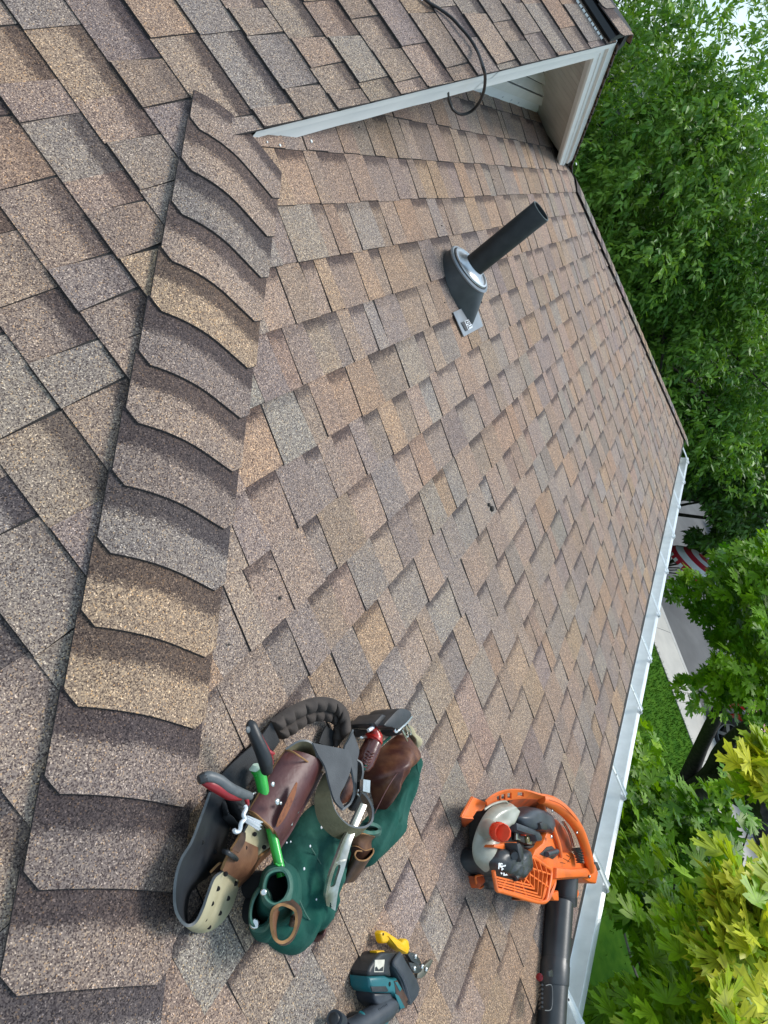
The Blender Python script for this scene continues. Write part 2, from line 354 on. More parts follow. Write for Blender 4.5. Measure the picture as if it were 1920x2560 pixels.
# ------------------------------------------------------------------ the house
house = thing('house', 'house under a brown shingled hip roof with white gable and gutter', 'house', (3.86, 1.0, GZ))
off_h = house.location.copy()
V, F = join([blk(-.55, 8.25, -1.45, 9, GZ, -.72)])
mk('wall', V, F, M_HOUSEW, house, False)
def deck(name, pts):
    V = list(pts)+[Vector(p)-Vector((0, 0, .03)) for p in pts]; k = len(pts)
    F = [tuple(range(k)), tuple(reversed(range(k, 2*k)))]+[(i, k+i, k+(i+1) % k, (i+1) % k) for i in range(k)]
    o = mk(name, V, F, M_DECK, house, False); fixn(o); return o
zA = lambda y: T*y
front = deck('front_slope', [(XB+EAVE, EAVE, zA(EAVE)), (HR-EAVE, EAVE, zA(EAVE)), (HR-WALL, WALL, zA(WALL)), (XB+WALL, WALL, zA(WALL))])
left = deck('left_slope', [(XB+EAVE, EAVE, zA(EAVE)), (XB+RAKE, RAKE, zA(RAKE)), (XR, RAKE, T*(XR-XB)), (XR, 9, T*(XR-XB)), (XB+EAVE, 9, zA(EAVE))])
right = deck('right_slope', [(HR-EAVE, EAVE, zA(EAVE)), (HR-EAVE, 9, zA(EAVE)), (XR, 9, T*(XR-XB)), (XR, RAKE, T*(XR-XB)), (HR-RAKE, RAKE, zA(RAKE))])
EXP = .143
PAL = [((.292, .232, .188), 34), ((.272, .230, .198), 18), ((.312, .232, .168), 14), ((.240, .202, .180), 11), ((.262, .234, .208), 11), ((.278, .214, .170), 12)]
PC = [p for p, w in PAL]; PW = [w for p, w in PAL]
def clip_poly(P, f):
    """keep the part of polygon P (u,v points) where f(u,v) >= 0"""
    out = []
    for i in range(len(P)):
        a, b = P[i], P[(i+1) % len(P)]; fa, fb = f(*a), f(*b)
        if fa >= 0: out.append(a)
        if (fa >= 0) != (fb >= 0):
            t = fa/(fa-fb); out.append((a[0]+(b[0]-a[0])*t, a[1]+(b[1]-a[1])*t))
    return out
def shingle_tabs(Pf, u0, u1, v0, rows, clips, seed, wscale=1.0):
    R = random.Random(seed); tabs = []
    for k in range(rows):
        vb = v0+k*EXP; u = u0-R.uniform(0, .3); tooth = R.random() < .5
        while u < u1:
            w = (R.choice([.085, .12, .14, .165, .2, .235]) if not tooth else R.choice([.1, .13, .155, .18, .21]))*wscale*R.uniform(.92, 1.08)
            flare = R.uniform(.002, .010) if tooth else -.002
            jb = R.uniform(-.0025, .0025)
            col = R.choices(PC, PW)[0]; g = R.uniform(.90, 1.10); col = tuple(c*g*R.uniform(.975, 1.025) for c in col)
            band = (R.choice([1, 1, .9, .8]) if not tooth else R.choice([0, 0, 0, .35]))
            hb = R.uniform(.0066, .0086) if tooth else R.uniform(.0036, .0046)
            P = [(u, vb+jb), (u+w, vb+jb), (u+w-flare, vb+EXP+.022), (u+flare, vb+EXP+.022)]
            for f in clips: 
                if len(P) > 2: P = clip_poly(P, f)
            if len(P) > 2:
                tabs.append((Pf, P, vb, hb, col, band, tooth))
            u += w; tooth = not tooth
            if R.random() < .12: tooth = not tooth
    return tabs
def tab_geo(tb):
    Pf, P, vb, hb, col, band, tooth = tb; n = len(P)
    hh = [max(.0004, hb*(1-(v-vb)/(EXP+.022))+.0004) for u, v in P]
    V = [Pf(u, v, h) for (u, v), h in zip(P, hh)]+[Pf(u, v, -.004) for (u, v) in P]
    F = [tuple(range(n))]+[(i, n+i, n+(i+1) % n, (i+1) % n) for i in range(n) if P[i][1]+P[(i+1) % n][1] < 2*(vb+EXP+.015)]
    UV = [((v-vb)/EXP) for u, v in P]
    return V, F, UV
def px_area(V):
    q = [proj(v) for v in V]
    if any((Vector(v)-C0).dot(FWD) < .1 for v in V): return 0
    cx = sum(a for a, b in q)/len(q); cy = sum(b for a, b in q)/len(q)
    if not (-60 < cx < 1980 and -60 < cy < 2620): return 0
    return abs(sum(q[i][0]*q[(i+1) % len(q)][1]-q[(i+1) % len(q)][0]*q[i][1] for i in range(len(q))))/2
def tab_mesh(name, geos):
    V = []; F = []; MI = []; cols = []; uvs = []
    for (v, f, uv), tb in geos:
        o = len(V); V += v; n = len(uv)
        for j, q in enumerate(f):
            F.append(tuple(x+o for x in q)); MI.append(0 if j == 0 else 1)
            for x in q: cols.append((*tb[4], tb[5])); uvs.append((.20 if tb[0] is PA else .34, uv[x % n]))
    return V, F, MI, cols, uvs
def set_cols(me, cols, uvs=None):
    ca = me.color_attributes.new('tint', 'FLOAT_COLOR', 'CORNER'); ca.data.foreach_set('color', np.array(cols, dtype=np.float32).ravel())
    if uvs is not None:
        l = me.uv_layers.new(name='uv'); l.data.foreach_set('uv', np.array(uvs, dtype=np.float32).ravel())
VA0 = (-.0455*CAMH)/CT-13*EXP
tabsA = shingle_tabs(PA, -1.2, 9.2, VA0, 24, [lambda u, v: u-v*CT-XB-.012, lambda u, v: HR-.012-u-v*CT, lambda u, v: v-(EAVE-.068)/CT, lambda u, v: (WALL-.005)/CT-v], 3, .84)
VB0 = (1.011-XB)/CT-14*EXP
def lim_rake(u, v):      # the left slope ends at the hip up to the rake, then at the rake
    return max(XB+v*CT-XB <= RAKE and 1 or 0, 0)
KR = int((RAKE/CT-VB0)/EXP)
tabsB = shingle_tabs(PB, -5.0, 2.2, VB0, KR, [lambda u, v: (-u)-v*CT-.012, lambda u, v: (XR-.03-XB)/CT-v], 11, .88)
# above the rake's foot the slope is limited by the rake edge instead of by the hip line
tabsB2 = shingle_tabs(PB, -5.0, -RAKE+.02, VB0+KR*EXP, 36-KR, [lambda u, v: -u-(RAKE-.012), lambda u, v: (XR-.03-XB)/CT-v], 12, .88)
tabsF = shingle_tabs(PF, RAKE-.018, 6, VB0, 36, [lambda u, v: u-v*CT+.02 if v*CT < RAKE else u-(RAKE-.018), lambda u, v: (XR-.03-XB)/CT-v], 13, 1.12)
allt = []
for par, L_ in ((front, tabsA), (left, tabsB), (left, tabsB2), (right, tabsF)):
    for tb in L_:
        g = tab_geo(tb); allt.append((px_area(g[0][:len(g[2])]) if par is not right else 0, par, g, tb))
allt.sort(key=lambda a: -a[0])
NIND = 285
for (ar, par, g, tb) in allt[:NIND]:
    V, F, MI, cols, uvs = tab_mesh('shingle', [(g, tb)])
    o = mk('shingle', V, F, [M_SH, M_EDGE], par, False, MI); set_cols(o.data, cols, uvs)
for par in (front, left, right):
    gs = [(g, tb) for (ar, p, g, tb) in allt[NIND:] if p is par]
    V, F, MI, cols, uvs = tab_mesh('shingle_field', gs)
    o = mk('shingle_field', V, F, [M_SH, M_EDGE], par, False, MI, 'stuff'); set_cols(o.data, cols, uvs)

# hip and ridge caps: folded sheets lapping down the hip
def smin(a, b, k=.034):
    h = max(0, min(1, .5+.5*(b-a)/k)); return b*(1-h)+a*h-k*h*(1-h)
CAPC = [(.276, .220, .178), (.242, .215, .192), (.300, .230, .162), (.230, .190, .166), (.254, .206, .174), (.240, .218, .196)]
def cap(parent, P0, dirv, perp, ln, wl, wr, surf, col, name='cap_shingle', clip=.024, lift=.010, R=random):
    """P0 = plan point of the butt on the crest, dirv = plan direction up the hip, perp = plan direction to the left"""
    n, m = 10, 22; V = []; F = []; MI = []; uv = []
    ex = .124
    for layer in (0, 1):
        for i in range(n+1):
            a = i/n
            for j in range(m+1):
                b = j/m; off = wl+(-wr-wl)*b
                edge = min(abs(off-wl), abs(off+wr))
                lo = max(0, clip-edge)*1.0 if (abs(off-wl) < clip or abs(off+wr) < clip) else 0
                s = lo+(ln-lo)*a
                p = P0+dirv*s+perp*off
                z = surf(p.x, p.y)+lift*.55+.0068*(1-s/ln)+(.0035 if layer == 0 else -.001)
                V.append((p.x, p.y, z)); uv.append(s/ex)
    W_ = m+1; o2 = (n+1)*W_
    for i in range(n):
        for j in range(m):
            q = (i*W_+j, i*W_+j+1, (i+1)*W_+j+1, (i+1)*W_+j); F.append(q); MI.append(0)
    for j in range(m): F.append((j+1, j, o2+j, o2+j+1)); MI.append(1)
    for i in range(n):
        F.append((i*W_, (i+1)*W_, o2+(i+1)*W_, o2+i*W_)); MI.append(1)
        F.append((i*W_+m, o2+i*W_+m, o2+(i+1)*W_+m, (i+1)*W_+m)); MI.append(1)
    o = mk(name, V, F, [M_SH, M_EDGE], parent, True, MI); fixn(o); o.data.set_sharp_from_angle(angle=math.radians(40))
    cols = []; uvs = []
    for p in o.data.polygons:
        for vi in p.vertices: cols.append((*col, 1.0)); uvs.append((.40, uv[vi]))
    set_cols(o.data, cols, uvs)
    return o
surfL = lambda x, y: smin(T*y, T*(x-XB))
surfR = lambda x, y: smin(T*y, T*(HR-x))
surfT = lambda x, y: smin(T*(x-XB), T*(HR-x))
hipl = mk('left_hip', *box8((XB+.2, .2, T*.2-.03), Vector((1.05, 1.05, .35)), Vector((.01, -.01, 0)), Vector((0, 0, .01))), M_DECK, house, False)
r2 = math.sqrt(2); dL = Vector((1, 1, 0))/r2; pL = Vector((-1, 1, 0))/r2
R3 = random.Random(5)
seqL = [4, 0, 2, 0, 3, 1, 3, 2, 3, 5, 2, 2, 3, 3, 4, 1]
s_top = ((1.608+.823-XB)/r2)     # distance up the hip of the topmost butt, measured from (XB,0)
for k in range(-1, 18):
    s = s_top-k*.1240
    c = CAPC[[0, 4, 0, 1, 0, 2, 3, 0, 3, 1, 2, 2, 3, 3, 4, 1, 0, 2, 4][k+1]]; g = R3.uniform(.9, 1.1)
    lw = .118+R3.uniform(-.003, .003)-.0012*k*0
    P0 = Vector((XB, 0, 0))+dL*s
    if k == -1: continue
    cap(hipl, P0, dL, pL, (.115 if k == 0 else .155), .086+.0024*k, .195-.0034*k, surfL, tuple(x*g for x in c), lift=.024 if k else .022)
hipr = mk('right_hip', *box8((HR-.2, .2, T*.2-.03), Vector((-1.05, 1.05, .35)), Vector((.01, .01, 0)), Vector((0, 0, .01))), M_DECK, house, False)
dR = Vector((-1, 1, 0))/r2; pR = Vector((-1, -1, 0))/r2
for k in range(28):
    s = EAVE*r2+.01+k*.1285
    if s > RAKE*r2-.08: break
    cap(hipr, Vector((HR, 0, 0))+dR*s, dR, pR, .16, .14, .14, surfR, tuple(x*R3.uniform(.9, 1.1) for x in R3.choice(CAPC)), lift=.028)
# ridge: black slotted vent strip with caps on top
ridge = thing('ridge_vent', 'black slotted ridge vent along the peak under its brown cap shingles', 'roof vent', (XR, 3, T*(XR-XB)))
RZ = T*(XR-XB)
M_RV = mat('vent_plastic', (.008, .008, .009), .5)
V = []; F = []
prf = [(-.135, .012), (-.125, .034), (0, .072), (.125, .034), (.135, .012), (.12, .0), (0, .04), (-.12, 0)]
for y in (RAKE-.012, 8): V += [(XR+x, y, RZ+z-(abs(x)*T)*0-.012-T*abs(x)*.45) for x, z in prf]
k = len(prf); F = [(i, (i+1) % k, k+(i+1) % k, k+i) for i in range(k)]+[tuple(range(k)), tuple(reversed(range(k, 2*k)))]
o = mk('vent_body', V, F, M_RV, ridge, False); fixn(o)
bits = []
for i in range(90):
    y = RAKE+.02+i*.021
    for sx in (-1, 1): bits.append(box8((XR+sx*.139, y, RZ-.045), Vector((.0025, 0, 0)), Vector((0, .0075, 0)), Vector((0, 0, .007))))
V, F = join(bits); mk('baffle_slots', V, F, M_WHITE, ridge, False, kind='stuff')
surfV = lambda x, y: RZ+.045-.30*math.sqrt((x-XR)**2+.0004)
for k in range(34):
    y = RAKE-.03+k*.128
    cap(ridge, Vector((XR, y, 0)), Vector((0, 1, 0)), Vector((-1, 0, 0)), .16, .128, .128, surfV, tuple(x*R3.uniform(.95, 1.15) for x in R3.choice(CAPC[:5])), clip=.016, lift=.012)

# gable: wall, louvre, flashing, soffit, rake fascia
gab = mk('gable_wall', [(2.03, WALL, zA(WALL)-.05), (HR+XB-2.03, WALL, zA(WALL)-.05), (XR, WALL, RZ-.05), (2.03, WALL+.05, zA(WALL)-.05), (HR+XB-2.03, WALL+.05, zA(WALL)-.05), (XR, WALL+.05, RZ-.05)], [(0, 1, 2), (5, 4, 3), (0, 2, 5, 3), (1, 4, 5, 2), (0, 3, 4, 1)], M_VENTW, house, False); fixn(gab)
# louvre: frame members and single slats
LZ0, LX0, LX1 = .455, 2.37, 5.35; LAP = LZ0+(LX1-LX0)/2*T
def bar(name, a, b, w, d, m, parent, y=WALL, up=Vector((0, 0, 1))):
    a = Vector(a); b = Vector(b); c = (a+b)/2; ax = (b-a)/2; ay = Vector((0, -d/2, 0)); az = ax.cross(Vector((0, 1, 0))).normalized()*w/2
    V, F = box8(c+Vector((0, -d/2, 0)), ax, ay, az); o = mk(name, V, F, m, parent, False); fixn(o); return o
lou = bar('louvre_vent', (LX0, WALL, LZ0), (LX1, WALL, LZ0), .05, .03, M_VENTW, house)
bar('frame', (LX1+.02, WALL-.002, LZ0-.005), (XR, WALL-.002, LAP+.012), .05, .034, M_VENTW, lou); bar('frame', (LX0-.02, WALL-.002, LZ0-.005), (XR, WALL-.002, LAP+.012), .05, .034, M_VENTW, lou)
mk('backing', [(LX0, WALL-.004, LZ0), (LX1, WALL-.004, LZ0), (XR, WALL-.004, LAP)], [(0, 1, 2)], M_BLKM, lou, False)
for i in range(7):
    z = LZ0+.055+i*.058; hw = (LAP-z)/T-.05
    if hw < .05: break
    V, F = box8((XR, WALL-.018, z), Vector((hw, 0, 0)), Vector((0, -.014, -.020)), Vector((0, .0018, -.0012)))
    o = mk('slat', V, F, M_VENTW, lou, False); fixn(o)
# white apron flashing along the wall's foot
V, F = join([blk(2.36, 5.36, WALL-.006, WALL-.001, zA(WALL)-.01, zA(WALL)+.062)])
mk('apron_flashing', V, F, M_WHITE, house, False)
V = [PA(XB+WALL, (WALL-.002)/CT, .012), PA(HR-WALL, (WALL-.002)/CT, .012), PA(HR-WALL, (WALL-.05)/CT, .0105), PA(XB+WALL, (WALL-.05)/CT, .0105)]
bits = [disc_stud(Vector((x, WALL-.006, zA(WALL)+.02)), (0, -1, 0), .006, .003) for x in (4.05, 4.5, 4.68, 4.84)]
for b_ in bits: mk('flashing_nail', *b_, M_ALU, house)
# soffit panels on both rakes (boards run from wall to fascia)
FH = .112
for sgn in (-1, 1):
    foot = XB+RAKE+.30 if sgn < 0 else 5.60
    L_ = abs(XR-foot)-.03; nb = int(L_/.078)
    for i in range(nb):
        x0 = .02+i*.078; x1 = x0+.074
        P = []
        for x in (x0, x1):
            xx = XR+sgn*x; z = RZ-T*x-FH+.012
            P += [(xx, RAKE+.010, z), (xx, WALL+.001, z)]
        V = [Vector(p) for p in P]+[Vector(p)+Vector((0, 0, .008)) for p in P]
        o = mk('soffit_board', V, [(0, 1, 3, 2), (4, 6, 7, 5), (0, 2, 6, 4), (1, 5, 7, 3), (0, 4, 5, 1), (2, 3, 7, 6)], M_SOFF, house, False); fixn(o)
# rake fascia: formed metal profile swept along each rake
prof = [(y+.030, z) for y, z in [(.800, -.006), (.772, -.004), (.758, -.003), (.754, -.007), (.755, -.044), (.762, -.050), (.770, -.053), (.771, -.056), (.764, -.059), (.764, -.077), (.767, -.081), (.767, -.112), (.775, -.118), (.800, -.118)]]
for sgn in (-1, 1):
    xf = 1.822 if sgn < 0 else HR-1.03
    V = []
    n = 24
    for i in range(n+1):
        x = xf+(XR-xf)*i/n; zz = T*(x-XB) if sgn < 0 else T*(HR-x)
        wob = .0012*math.sin(i*1.7)+.0008*math.sin(i*3.1)
        if sgn < 0 and i < 2:
            V += [(x+max(0, -.05-pz)*-.0+(.10*max(0, (-pz-.01)) if i == 0 else 0), py, zz+pz+wob) for py, pz in prof]
        else: V += [(x, py+wob*.6, zz+pz+wob*.5) for py, pz in prof]
    k = len(prof); F = [(i*k+j, i*k+j+1, (i+1)*k+j+1, (i+1)*k+j) for i in range(n) for j in range(k-1)]
    o = mk('rake_fascia', V, F, M_WHITE, house, True); fixn(o); o.data.set_sharp_from_angle(angle=math.radians(28))
    if sgn < 0:
        # lap joint between two lengths of metal
        xj = 2.93
        V = []; 
        for x in (xj, xj+.006, XR-.006): V += [(x, py-.0016, T*(x-XB)+pz+.0012) for py, pz in prof[2:-2]]
        kk = len(prof)-4; F = [(i*kk+j, i*kk+j+1, (i+1)*kk+j+1, (i+1)*kk+j) for i in range(2) for j in range(kk-1)]
        o2 = mk('fascia_cover', V, F, M_WHITE, house, True); fixn(o2); o2.data.set_sharp_from_angle(angle=math.radians(28))
        V, F = disc_stud(Vector((2.27, .766, T*(2.27-XB)-.09)), (0, -1, 0), .004, .002); mk('screw', V, F, M_INK, house)
# sub-fascia board and gutter along the eave
V, F = join([blk(XB+EAVE+.05, HR-EAVE-.05, EAVE-.012, EAVE+.02, zA(EAVE)-.2, zA(EAVE)-.015)])
mk('eave_fascia', V, F, M_WHITE, house, False)
GX0, GX1 = -.9, HR-EAVE+.03
gz = -.712
gp = [(EAVE+.012, -.640), (EAVE-.012, -.652), (EAVE-.014, -.70), (EAVE-.020, -.79), (EAVE-.06, -.806), (EAVE-.10, -.806), (EAVE-.135, -.798), (EAVE-.16, -.785), (EAVE-.18, -.765), (EAVE-.195, -.742), (EAVE-.205, -.718), (EAVE-.213, gz-.002), (EAVE-.226, gz), (EAVE-.229, gz-.005), (EAVE-.229, gz-.022), (EAVE-.215, gz-.03), (EAVE-.19, gz-.075), (EAVE-.16, gz-.105), (EAVE-.06, gz-.112), (EAVE-.013, gz-.105)]
V = []; n = 60; F = []
for i in range(n+1):
    x = GX0+(GX1-GX0)*i/n; wb = .0015*math.sin(i*.9)+.001*math.sin(i*2.3)
    V += [(x, y+(wb if j > 5 else 0), z+wb*.5) for j, (y, z) in enumerate(gp)]
k = len(gp); MI = []
for i in range(n):
    for j in range(k-1): F.append((i*k+j, i*k+j+1, (i+1)*k+j+1, (i+1)*k+j)); MI.append(0 if j < 12 else 1)
F.append(tuple(n*k+j for j in range(k))); MI.append(1)
gut = mk('gutter', V, F, [M_GALV, M_GUT], house, True, MI); fixn(gut); gut.data.set_sharp_from_angle(angle=math.radians(35))
for x in (8.5, 7.85, 7.15, 6.45, 5.75, 5.05, 4.45, 3.9, 3.18, 2.6, 1.96, 1.3, .5, -.2):
    V = []; 
    pr = [(EAVE-.006, -.664), (EAVE-.05, -.668), (EAVE-.12, -.682), (EAVE-.195, -.700), (EAVE-.225, -.704), (EAVE-.228, -.708), (EAVE-.231, -.724)]
    for (y, z) in pr: V += [(x-.019, y, z+.008), (x-.015, y, z), (x+.015, y, z), (x+.019, y, z+.008)]
    F = [(i*4+j, i*4+j+1, i*4+j+5, i*4+j+4) for i in range(len(pr)-1) for j in range(3)]
    o = mk('gutter_hanger', V, F, M_GUT, gut, False); sm = o.modifiers.new('s', 'SOLIDIFY'); sm.thickness = .0016
    V, F = disc_stud(Vector((x, EAVE-.10, -.677)), (0, -.2, 1), .005, .003); mk('screw', V, F, M_INK, gut)
# dabs of sealant by the foot of the rake
bits = []
for (a, b, r) in ((700, 363, .004), (668, 355, .003), (778, 353, .005), (1432, 402, .014), (1418, 398, .010), (1440, 410, .010)):
    bits.append(disc_stud(K(a, b, .008), NA, r, r*.5, 8))
V, F = join(bits); mk('sealant', V, F, M_WHITE, house)
# leaf litter and a dark scrap on the slope
bits = [disc_stud(K(1229, 1272, .006), NA, .012, .008, 6), disc_stud(K(700, 1495, .006), NA, .004, .003, 5), disc_stud(K(1222, 1262, .006), NA, .008, .006, 5)]
RD = random.Random(9)
for _ in range(46): bits.append(disc_stud(PA(RD.uniform(.9, 6.5), RD.uniform(-1.9, .9), .0075), NA+Vector((RD.uniform(-.3, .3), RD.uniform(-.3, .3), 0)), RD.uniform(.0015, .0042), .002, RD.choice([4, 5, 6])))
V, F = join(bits); o = mk('debris', V, F, M_BARK, None); o['kind'] = 'stuff'; tag(o, 'small dark scraps of debris lying on the shingles', 'debris')

# cable over the rake
def z2(a, b): return (960+a/1.728, b/1.728)
cp = [KB(*z2(120, -60), .014), KB(*z2(180, 0), .014), KB(*z2(240, 38), .013), KB(*z2(290, 75), .014), KB(*z2(330, 118), .016), KB(*z2(370, 165), .018), KB(*z2(405, 225), .024)]
cp += [KY(*z2(428, 290), .742), KY(*z2(437, 330), .738), KY(*z2(432, 390), .735), KY(*z2(410, 445), .735), KY(*z2(375, 482), .74), KY(*z2(335, 494), .75), KY(*z2(303, 478), .77), KY(*z2(287, 450), .79), KY(*z2(279, 425), .80), KY(*z2(275, 395), .80)]
cab = tube('cable', [p for p in cp], .0052, M_CABLE, None, n=120, seg=8); tag(cab, 'thin black cable trailing over the white rake edge in a hanging loop', 'cable')

# ------------------------------------------------------------------ plumbing vent pipe
vx, vy = 2.97, .335; vz = T*vy
vp = thing('vent_pipe', 'upright black plumbing vent pipe in a grey rubber boot on the shingles', 'vent pipe', (vx, vy, vz))
zt = .515; rp = .0425
V = []; F = []; sg = 32
for (r, z) in ((rp, vz-.02), (rp, zt-.002), (rp-.001, zt), (rp-.005, zt), (rp-.0055, zt-.004), (rp-.0055, zt-.25)):
    V += [(vx+r*math.cos(2*math.pi*i/sg), vy+r*math.sin(2*math.pi*i/sg), z) for i in range(sg)]
MI = []
for k in range(5):
    for i in range(sg): F.append((k*sg+i, k*sg+(i+1) % sg, (k+1)*sg+(i+1) % sg, (k+1)*sg+i)); MI.append(1 if k in (1, 2) else 0)
o = mk('pipe', V, F, [M_BLKM, mat('cut_pipe_rim', (.06, .075, .07), .5)], vp, True, MI); fixn(o); o.data.set_sharp_from_angle(angle=math.radians(40))
RG = vz+.072      # height of the boot's ring
n = 48; V = []; F = []
zz6 = lambda a, b: (1050+a/4.74, 480+b/4.74)
for lv in range(9):
    f = lv/8
    for i in range(n):
        a = 2*math.pi*i/n; ca, sa = math.cos(a), math.sin(a)
        top = Vector((vx+.098*ca, vy+.098*sa, RG))
        d = -sa                                            # 1 towards the eave
        ry = .105 if sa > 0 else .105+.075*max(0, -sa)**2.0
        wx = .108*(1-.58*max(0, -sa)**3)
        bx, by = vx+wx*ca, vy+ry*sa
        bot = Vector((bx, by, T*by+.004))
        q = bot.lerp(top, f); q.z = bot.z+(top.z-bot.z)*(f**.85)
        V.append(q)
for lv in range(8):
    for i in range(n): F.append((lv*n+i, lv*n+(i+1) % n, (lv+1)*n+(i+1) % n, (lv+1)*n+i))
bt = mk('boot', V, F, M_BOOT, vp)
def ringprof(name, pr, m):
    V = []; F = []
    for (r, z) in pr: V += [(vx+r*math.cos(2*math.pi*i/n), vy+r*math.sin(2*math.pi*i/n), z) for i in range(n)]
    for k in range(len(pr)-1):
        for i in range(n): F.append((k*n+i, k*n+(i+1) % n, (k+1)*n+(i+1) % n, (k+1)*n+i))
    o = mk(name, V, F, m, vp); fixn(o); o.data.set_sharp_from_angle(angle=math.radians(40)); return o
ringprof('boot_rim', [(.096, RG-.008), (.104, RG-.006), (.106, RG), (.101, RG+.005), (.094, RG+.004)], M_PLATE)
ringprof('boot_gasket', [(.095, RG+.004), (.093, RG+.007), (.086, RG+.008), (.084, RG+.004)], M_BLKM)
ringprof('pipe_collar', [(.090, RG+.006), (.089, RG+.012), (.082, RG+.013), (.079, RG+.007), (.062, RG+.010), (.052, RG+.018), (.046, RG+.026), (.0435, RG+.026), (.0432, RG)], M_ALU)
V = [PA(2.815, .236/CT, .012), PA(2.845, .143/CT, .013), PA(3.10, .143/CT, .013), PA(3.10, .236/CT, .012)]
V += [v-NA*.003 for v in V]
o = mk('flashing_plate', V, [(0, 1, 2, 3), (7, 6, 5, 4), (0, 4, 5, 1), (1, 5, 6, 2), (2, 6, 7, 3), (3, 7, 4, 0)], M_PLATE, vp, False); fixn(o)
lb = [K(*zz6(490, 1545), .0155), K(*zz6(545, 1650), .0155), K(*zz6(625, 1605), .0155), K(*zz6(600, 1500), .0155)]
st_ = mk('sticker', lb, [(0, 1, 2, 3)], M_PAPER, vp, False); fixn(st_)
def quad_uv(q, u, v): return (q[0].lerp(q[3], u)).lerp(q[1].lerp(q[2], u), v)
bits = []
for (u0, u1, v0, v1) in ((.0, .32, 0, 1), (.40, .5, .05, .35), (.40, .78, .1, .2), (.45, .9, .30, .38), (.62, .72, .32, .6), (.4, .58, .5, .6), (.5, .95, .72, .80), (.70, .95, .48, .56), (.40, .5, .62, .95)):
    bits.append(([quad_uv(lb, u0, v0)+NA*.0006, quad_uv(lb, u0, v1)+NA*.0006, quad_uv(lb, u1, v1)+NA*.0006, quad_uv(lb, u1, v0)+NA*.0006], [(0, 1, 2, 3)]))
V, F = join(bits); o = mk('sticker_print', V, F, M_INK, vp, False); fixn(o)
# ------------------------------------------------------------------ tool belt
def zt(a, b, h=0): return (420+a/2.514, 1720+b/2.514, h)       # detail grids used to lay the tools out on the slope
def zu(a, b, h=0): return (420+a/2.514, 2000+b/2.514, h)
def z3(a, b, h=0): return (720+a/4.608, 1750+b/4.608, h)
def z4(a, b, h=0): return (720+a/4.608, 2000+b/4.608, h)
M_RUB = mat('black_rubber_belt', (.018, .02, .023), .36, c2=(.032, .035, .04), scale=12, bump=.15, specks=(.16, .16, .15), ssz=320, sth=-.19)
M_WEB = mat('black_webbing', (.016, .017, .019), .75, c2=(.03, .031, .033), scale=25, bump=.5, bscale=500, specks=(.28, .26, .22), ssz=260, sth=-.16)
M_STRAP = mat('grey_strap', (.040, .044, .049), .7, c2=(.065, .07, .075), scale=18, bump=.3, bscale=300, specks=(.32, .31, .28), ssz=300, sth=-.17)
M_SUEDE = mat('tan_suede', (.33, .29, .17), .9, c2=(.44, .39, .25), scale=25, bump=.3, bscale=120, lo=.3, hi=.7)
M_OLIVE = mat('olive_suede', (.115, .098, .05), .92, c2=(.175, .15, .082), scale=20, bump=.4, bscale=160)
M_MAR = mat('maroon_leather', (.062, .016, .016), .46, c2=(.105, .034, .030), scale=22, detail=9, bump=.35, bscale=70, coat=.0, specks=(.20, .15, .13), ssz=110, sth=-.24)
M_MAR2 = mat('brown_red_leather', (.075, .020, .013), .42, c2=(.20, .080, .035), scale=26, detail=9, lo=.42, hi=.78, bump=.45, bscale=45, bdist=.005)
M_BRN = mat('brown_leather', (.10, .042, .022), .5, c2=(.19, .090, .045), scale=24, bump=.3, bscale=80)
M_BRND = mat('dark_brown_leather', (.040, .018, .012), .42, c2=(.10, .045, .026), scale=28, bump=.3, bscale=80)
M_RAW = mat('raw_leather_edge', (.33, .17, .065), .85, c2=(.22, .11, .04), scale=60)
M_GRN = mat('green_canvas', (.007, .066, .048), .9, c2=(.030, .098, .076), spec=.2, hi=.8, scale=16, bump=.45, bscale=60, bdist=.006, specks=(.36, .42, .36), ssz=75, sth=-.29, detail=8)
M_GRNR = mat('worn_green_rim', (.018, .095, .068), .9, c2=(.075, .15, .115), scale=34, detail=9, bump=.3, bscale=300)
M_QUILT = mat('brown_padding', (.034, .025, .021), .85, c2=(.062, .047, .038), scale=25, bump=.35, bscale=300)
M_STEEL = mat('worn_steel', (.55, .54, .49), .3, .9, c2=(.38, .37, .32), scale=40, bump=.12, bscale=80)
M_CHROME = mat('nickel', (.75, .74, .70), .22, .9, c2=(.6, .59, .55), scale=60)
M_WBUCK = mat('white_metal_buckle', (.72, .74, .76), .35, .2)
M_RED = mat('red_rubber', (.32, .012, .018), .42, c2=(.24, .012, .016), scale=40)
M_DGR = mat('dark_grey_rubber', (.075, .082, .086), .45, c2=(.11, .118, .122), scale=60)
M_BRGRN = mat('bright_green_plastic', (.03, .42, .05), .3, c2=(.022, .34, .04), scale=40, coat=.2)
M_HOLE = mat('punched_hole', (.006, .006, .006), .95)  # near-black; also colours the shade painted inside the pockets
M_CHALK = mat('dark_red_bottle', (.070, .014, .011), .25, c2=(.11, .03, .022), scale=50, coat=.4)
M_REDP = mat('red_plastic', (.50, .022, .015), .3, c2=(.40, .02, .015), scale=50, coat=.2)
bl0 = K(700, 2100)
belt = thing('tool_belt', 'worn leather and green canvas tool belt with straps heaped on the shingles', 'tool belt', bl0)
P_ = belt
